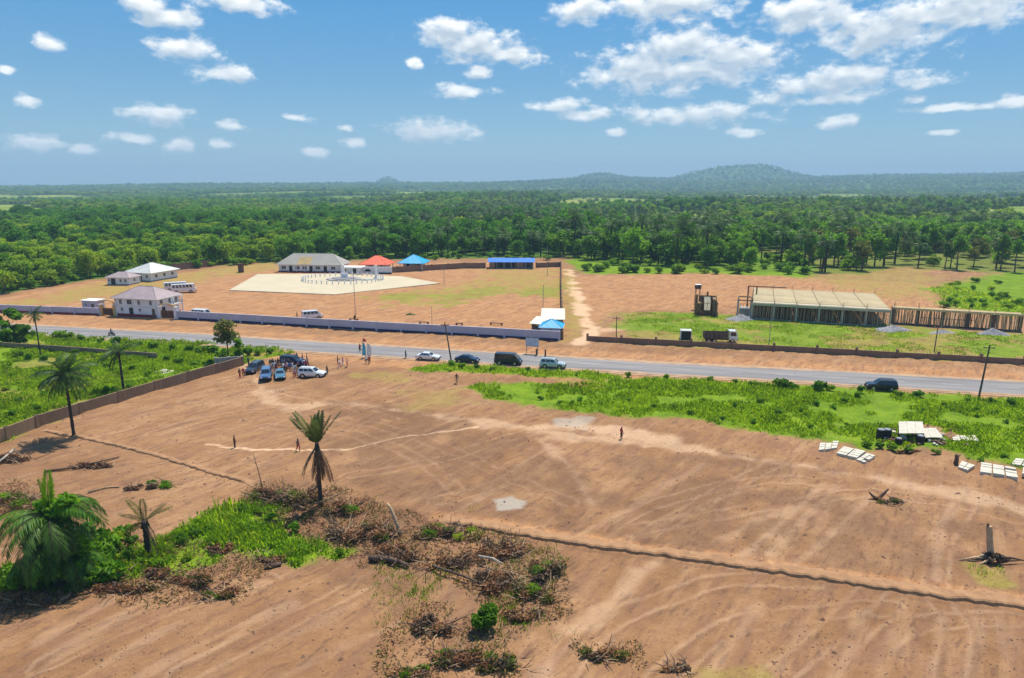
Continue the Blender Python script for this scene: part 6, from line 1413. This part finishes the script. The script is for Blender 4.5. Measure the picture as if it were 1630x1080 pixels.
BR = [(30,800,3.2,1.6,1.0,D4,[.35,.25,.2,.2],'brown brush pile with yellow weeds at the left edge'),(18,735,2.6,1.4,1.0,D3,[.4,.4,.2],'small brown brush pile at the left edge below the tan wall'),
 (150,745,3.0,.7,.6,D3,[.4,.45,.15],'thin line of felled branches left of the trench'),(252,776,1.7,.8,.8,['lf_dark','lf_mid','lf_char'],[.4,.3,.3],'felled dark green branch left of the middle palm'),(212,780,1.0,.5,.5,D3,[.3,.6,.1],'low dark brush beside the felled green branch'),
 (420,790,2.6,1.4,1.1,D4,[.45,.3,.15,.1],'brown brush pile left of the middle palm'),(478,800,2.6,1.8,1.7,['lf_char','lf_olive','lf_dead'],[.5,.25,.25],'heap of fallen grey fronds at the foot of the middle palm'),(545,815,2.0,1.4,1.1,D4,[.45,.3,.15,.1],'brown brush pile right of the middle palm'),
 (545,855,2.2,1.6,1.4,D3,[.45,.45,.1],'dark hanging brush heap below the middle palm'),(605,850,2.4,1.5,1.2,D4,[.4,.35,.15,.1],'brown brush pile around the leaning pale log'),(690,850,2.4,1.3,1.1,G4,[.3,.25,.25,.2],'mixed green and brown brush pile above the dark branches'),
 (745,855,1.8,1.2,.9,['lf_dry','lf_yellow','lf_dead'],[.5,.3,.2],'ochre yellow brush beside the trench end'),(640,885,2.4,1.3,1.0,D3,[.45,.45,.1],'brown brush pile with dark logs'),(720,895,3.0,1.6,1.2,D3,[.5,.4,.1],'wide brown brush pile in the middle of the tangle'),(800,885,2.4,1.4,1.2,D3,[.4,.5,.1],'dark twiggy brush pile near the trench'),
 (795,930,2.4,1.5,1.2,D3,[.45,.4,.15],'brown brush pile with a bleached log'),(865,915,2.0,1.3,1.3,D4,[.3,.3,.15,.25],'leafy olive brush at the right end of the tangle'),(850,950,1.9,1.2,1.1,D4,[.35,.25,.2,.2],'rust brown brush at the right end of the tangle'),(845,985,2.4,.8,.6,D3,[.35,.5,.15],'low dark branches at the lower right of the tangle'),
 (690,1000,1.8,.9,1.0,D3,[.5,.4,.1],'dead shrub with curled leaves left of the green bush'),(720,1050,2.2,1.2,.9,D4,[.45,.25,.2,.1],'brown litter brush below the green bush'),(790,1060,2.0,1.0,.9,G4,[.3,.35,.2,.15],'mixed weeds and brush at the bottom edge'),(655,1068,1.4,.7,.6,D4,[.3,.2,.2,.3],'thin weeds at the bottom edge'),
 (960,1045,1.9,.8,.8,D4,[.45,.25,.2,.1],'isolated rust brown bush beside the footpath'),(1075,1062,1.2,.5,.4,D3,[.5,.4,.1],'small brown litter right of the isolated bush'),(1415,800,1.5,.7,.6,['lf_olive','lf_char','lf_dead'],[.45,.35,.2],'small clump of uprooted green brush on the right dirt'),
 (1445,722,1.6,.5,.5,D3,[.5,.3,.2],'dark weeds edging the right meadow'),(60,960,2.6,.9,.7,D3,[.5,.35,.15],'brown litter ridge under the creeper palm'),(190,945,2.8,.8,.6,D3,[.55,.3,.15],'brown litter ridge in the lower left'),(300,930,2.4,.8,.6,D4,[.5,.25,.15,.1],'brown litter ridge right of the young palm'),(350,950,1.8,.9,.6,D4,[.45,.2,.2,.15],'brown and olive litter clump in the lower left'),(250,920,1.2,.6,.7,D3,[.5,.4,.1],'dark tuft of dead leaves near the young palm'),(180,920,1.2,.6,.8,['lf_dead','lf_dry'],[.7,.3],'rusty dead bush right of the creeper palm'),(430,895,1.6,.9,.7,D3,[.4,.5,.1],'dark brush lump below the lush weeds'),(350,880,1.3,.7,.6,D3,[.5,.35,.15],'brown brush edging the lush weeds')]
for i, (px, py, rx, ry, h_, ms_, wt, lab) in enumerate(BR): brush(lab, px, py, rx, ry, h_, ms_, wt, int(420*rx*ry+400), .13, int(16+7*rx*ry), 200+i, grp='felled brush in the foreground')
p = GZ(770,1002); t = thing('green_bush', 'rounded bright green bush amid the brown brush at the bottom', 'bush', p); rs = random.Random(4)
bl = [(rs.uniform(-.6,.6),rs.uniform(-.4,.4),rs.uniform(.5,1.7),.62,.55,.5) for i in range(10)]; mb = MB()
for b_ in bl: mb.tube([(0,0,-.1),b_[:3]],[.05,.02],4)
mb.build('stems','root',t); link('foliage', quads_mesh('foliage', leaf_cloud(61, bl, 1500, .20), ['lf_lush','lf_mid'], fr_r.choice(2,1500)), t)
for i, (px, py, az_, key, s) in enumerate(((455,800,3.4,'fallen',.9),(470,808,3.9,'fallen2',1.0),(490,812,2.8,'fallen',.9),(500,815,4.4,'fallen2',.9),(520,815,5.2,'fallen',.9),(480,830,4.0,'fallen2',.9),(530,840,4.8,'fallen',1.0),(450,830,3.7,'fallen',.8),(700,845,.4,'fallen2',.6))):
    p = GZ(px, py); t = thing('fallen_frond', 'fallen grey palm frond at the foot of the middle palm' if i < 8 else 'fallen green frond above the brush tangle', 'frond', p, az_, 'fallen fronds under the middle palm' if i < 8 else None); link('leaf_blade', FM[key], t, (0,0,.15)).scale = (s,)*3
def log(label, pts, r_, m='deadwood', name='log', stubs=2, seed=1):
    P_ = [Vector(p_) for p_ in pts]; o = P_[0].copy(); t = thing(name, label, 'log', o); rs = random.Random(seed); Q_ = [p_-o for p_ in P_]; n_ = len(Q_)
    MB().tube(Q_, [r_*(1-.4*i/(n_-1))*rs.uniform(.9,1.1) for i in range(n_)], 8).build('trunk', m, t, True)
    for k_ in range(stubs):
        b_ = Q_[0].lerp(Q_[-1], rs.uniform(.3,.9)); MB().tube([b_, b_+Vector((rs.uniform(-.5,.5),rs.uniform(-.4,.4),rs.uniform(.2,.6)))],[r_*.4,r_*.2],5).build('branch_stub', m, t)
    return t
def gv(px, py, z): p = GZ(px, py); p.z += z; return p
log('pale bleached log leaning up out of the brush', [gv(637,852,.1), gv(632,850,1.2), gv(624,848,2.6), gv(618,846,3.0)], .19, 'deadwood')
log('white bleached log lying in the brush tangle', [gv(762,897,.8), gv(785,903,.9), gv(800,910,.8)], .13, 'barkpale')
log('dark fallen trunk lying below the brush', [gv(588,890,.3), gv(620,893,.35), gv(650,903,.3)], .30, 'root', seed=3)
log('long dark branch across the lower brush', [gv(690,905,.4), gv(740,925,.5), gv(780,940,.4)], .14, 'root', seed=4)
log('pale trunk lying at the left edge below the tan wall', [gv(-8,744,.3), gv(10,735,.5), gv(24,722,.6)], .18, 'barkpale', seed=5)
log('thin dark branch fallen left of the trench', [gv(75,755,.2), gv(120,748,.25), gv(190,730,.2)], .14, 'root', seed=6)
log('thin pale stick lying beside the felled green branch', [gv(140,788,.1), gv(170,781,.15), gv(190,777,.1)], .09, 'deadwood', seed=7)
log('thin bare sapling standing left of the middle palm', [gv(418,778,0), gv(414,775,1.8), gv(408,775,4.0)], .06, 'root', 'sapling', 1, 8)
log('dark stump chunk at the lower end of the weeds', [gv(423,905,.15), gv(435,906,.25), gv(448,903,.2)], .28, 'root', seed=9)
# uprooted stump on the right
p = GZ(1577,895); t = thing('uprooted_stump', 'uprooted stump with pale broken trunk and splayed dark roots', 'stump', p); rs = random.Random(12)
MB().tube([(.1,.2,.3),(.02,.5,1.6),(-.1,.8,3.2)],[.30,.27,.25],9).build('trunk','deadwood',t,False); MB().tube([(-.2,.8,3.15),(-.22,.8,3.5)],[.13,.09],5).build('splinter','timberdark',t)
bl = [(rs.uniform(-.6,.6),rs.uniform(-.3,.3),rs.uniform(.2,.7),.5,.4,.4) for i in range(6)]
link('root_ball', quads_mesh('root_ball', leaf_cloud(91, bl, 500, .22, .3), 'lf_char'), t)
for i in range(17):
    a = rs.choice((rs.uniform(-.35,.45), math.pi+rs.uniform(-.45,.35), rs.uniform(0,6.28))); l_ = rs.uniform(1.2,3.2); z_ = rs.uniform(.1,.7)
    MB().tube([(0,0,.45),(math.cos(a)*l_*.5,math.sin(a)*l_*.35,z_),(math.cos(a)*l_,math.sin(a)*l_*.6,z_*rs.uniform(.1,.8)+.05)],[.17,.11,.035],5).build('root','root' if i % 3 else 'deadwood',t,True)
p = GZ(1521,741); t = thing('charred_stump', 'charred dark stump at the corner of the pale block bed', 'stump', p)
MB().tube([(0,0,-.1),(.05,0,.7),(-.1,0,1.3)],[.3,.24,.15],7).build('trunk','root',t); MB().tube([(0,0,.8),(.5,.1,1.25)],[.14,.05],5).build('branch_stub','root',t)
p = GZ(1397,797); t = thing('charred_stump', 'charred forked root sticking up on the right dirt', 'stump', p)
MB().tube([(0,0,0),(-.6,0,.4),(-1.1,0,.9)],[.2,.16,.06],6).build('root','root',t); MB().tube([(0,0,0),(.7,.2,.6),(1.2,.3,1.1)],[.2,.16,.08],6).build('root','root',t)

# clods and chips lying on the worked soil
r = np.random.default_rng(71); n_ = 17000
cp = np.column_stack([r.uniform(-75,75,n_), 38 + 85*r.random(n_)**1.4]); cl = fbm(cp[:,0]/6, cp[:,1]/6, 3); cp = cp[(cl > .47) & (r.random(n_) < .9)]
cp = cp[(sdf_poly(cp[:,0],cp[:,1],GP(GRASS_R)) < -1) & (sdf_poly(cp[:,0],cp[:,1],GP(GRASS_L)) < -1)]
n_ = len(cp); cz = height(cp[:,0], cp[:,1]); s = r.uniform(.03,.12,n_)*np.where(r.random(n_) < .05, 2.4, 1); a = r.uniform(0,6.28,n_); ex = r.uniform(.7,1.8,n_)
c0 = np.column_stack([cp, cz]); ux = np.column_stack([np.cos(a),np.sin(a),0*a])*(s*ex)[:,None]; uy = np.column_stack([-np.sin(a),np.cos(a),0*a])*s[:,None]; uz = np.column_stack([0*a,0*a,s*r.uniform(.5,.9,n_)])
top = c0+uz; V6 = np.stack([top, c0+ux-uz*.3, c0+uy-uz*.3, c0-ux-uz*.3, c0-uy-uz*.3], 1).reshape(-1,3)
b5 = np.arange(n_)*5; fc_ = np.concatenate([np.stack([b5, b5+1+k_, b5+1+(k_+1) % 4], 1) for k_ in range(4)])
me_ = bpy.data.meshes.new('soil_clods'); me_.from_pydata(V6.tolist(), [], fc_.tolist()); me_.materials.append(mat('clod_soil', (.30,.165,.095), .95, .3, 1.0, col2=(.15,.085,.055))); me_.update()
tag(link('soil_clods', me_), 'small clods and chips strewn over the bare dirt', 'clods', kind='stuff')

# ------------------------------------------------------------------ haze
hb = MB().box((0, 4300, 86), (17600, 9600, 330)).build('haze', 'white')
hm = bpy.data.materials.new('pale_air'); hm.use_nodes = True; hm.node_tree.nodes.clear()
ho = hm.node_tree.nodes.new('ShaderNodeOutputMaterial'); pv_ = hm.node_tree.nodes.new('ShaderNodeVolumePrincipled')
pv_.inputs['Color'].default_value = (.50,.77,1.0,1); pv_.inputs['Density'].default_value = .00018; pv_.inputs['Anisotropy'].default_value = 0.0
hm.node_tree.links.new(pv_.outputs[0], ho.inputs['Volume']); hb.data.materials.clear(); hb.data.materials.append(hm)
tag(hb, 'thin blue haze filling the air over the land', 'haze', kind='stuff')
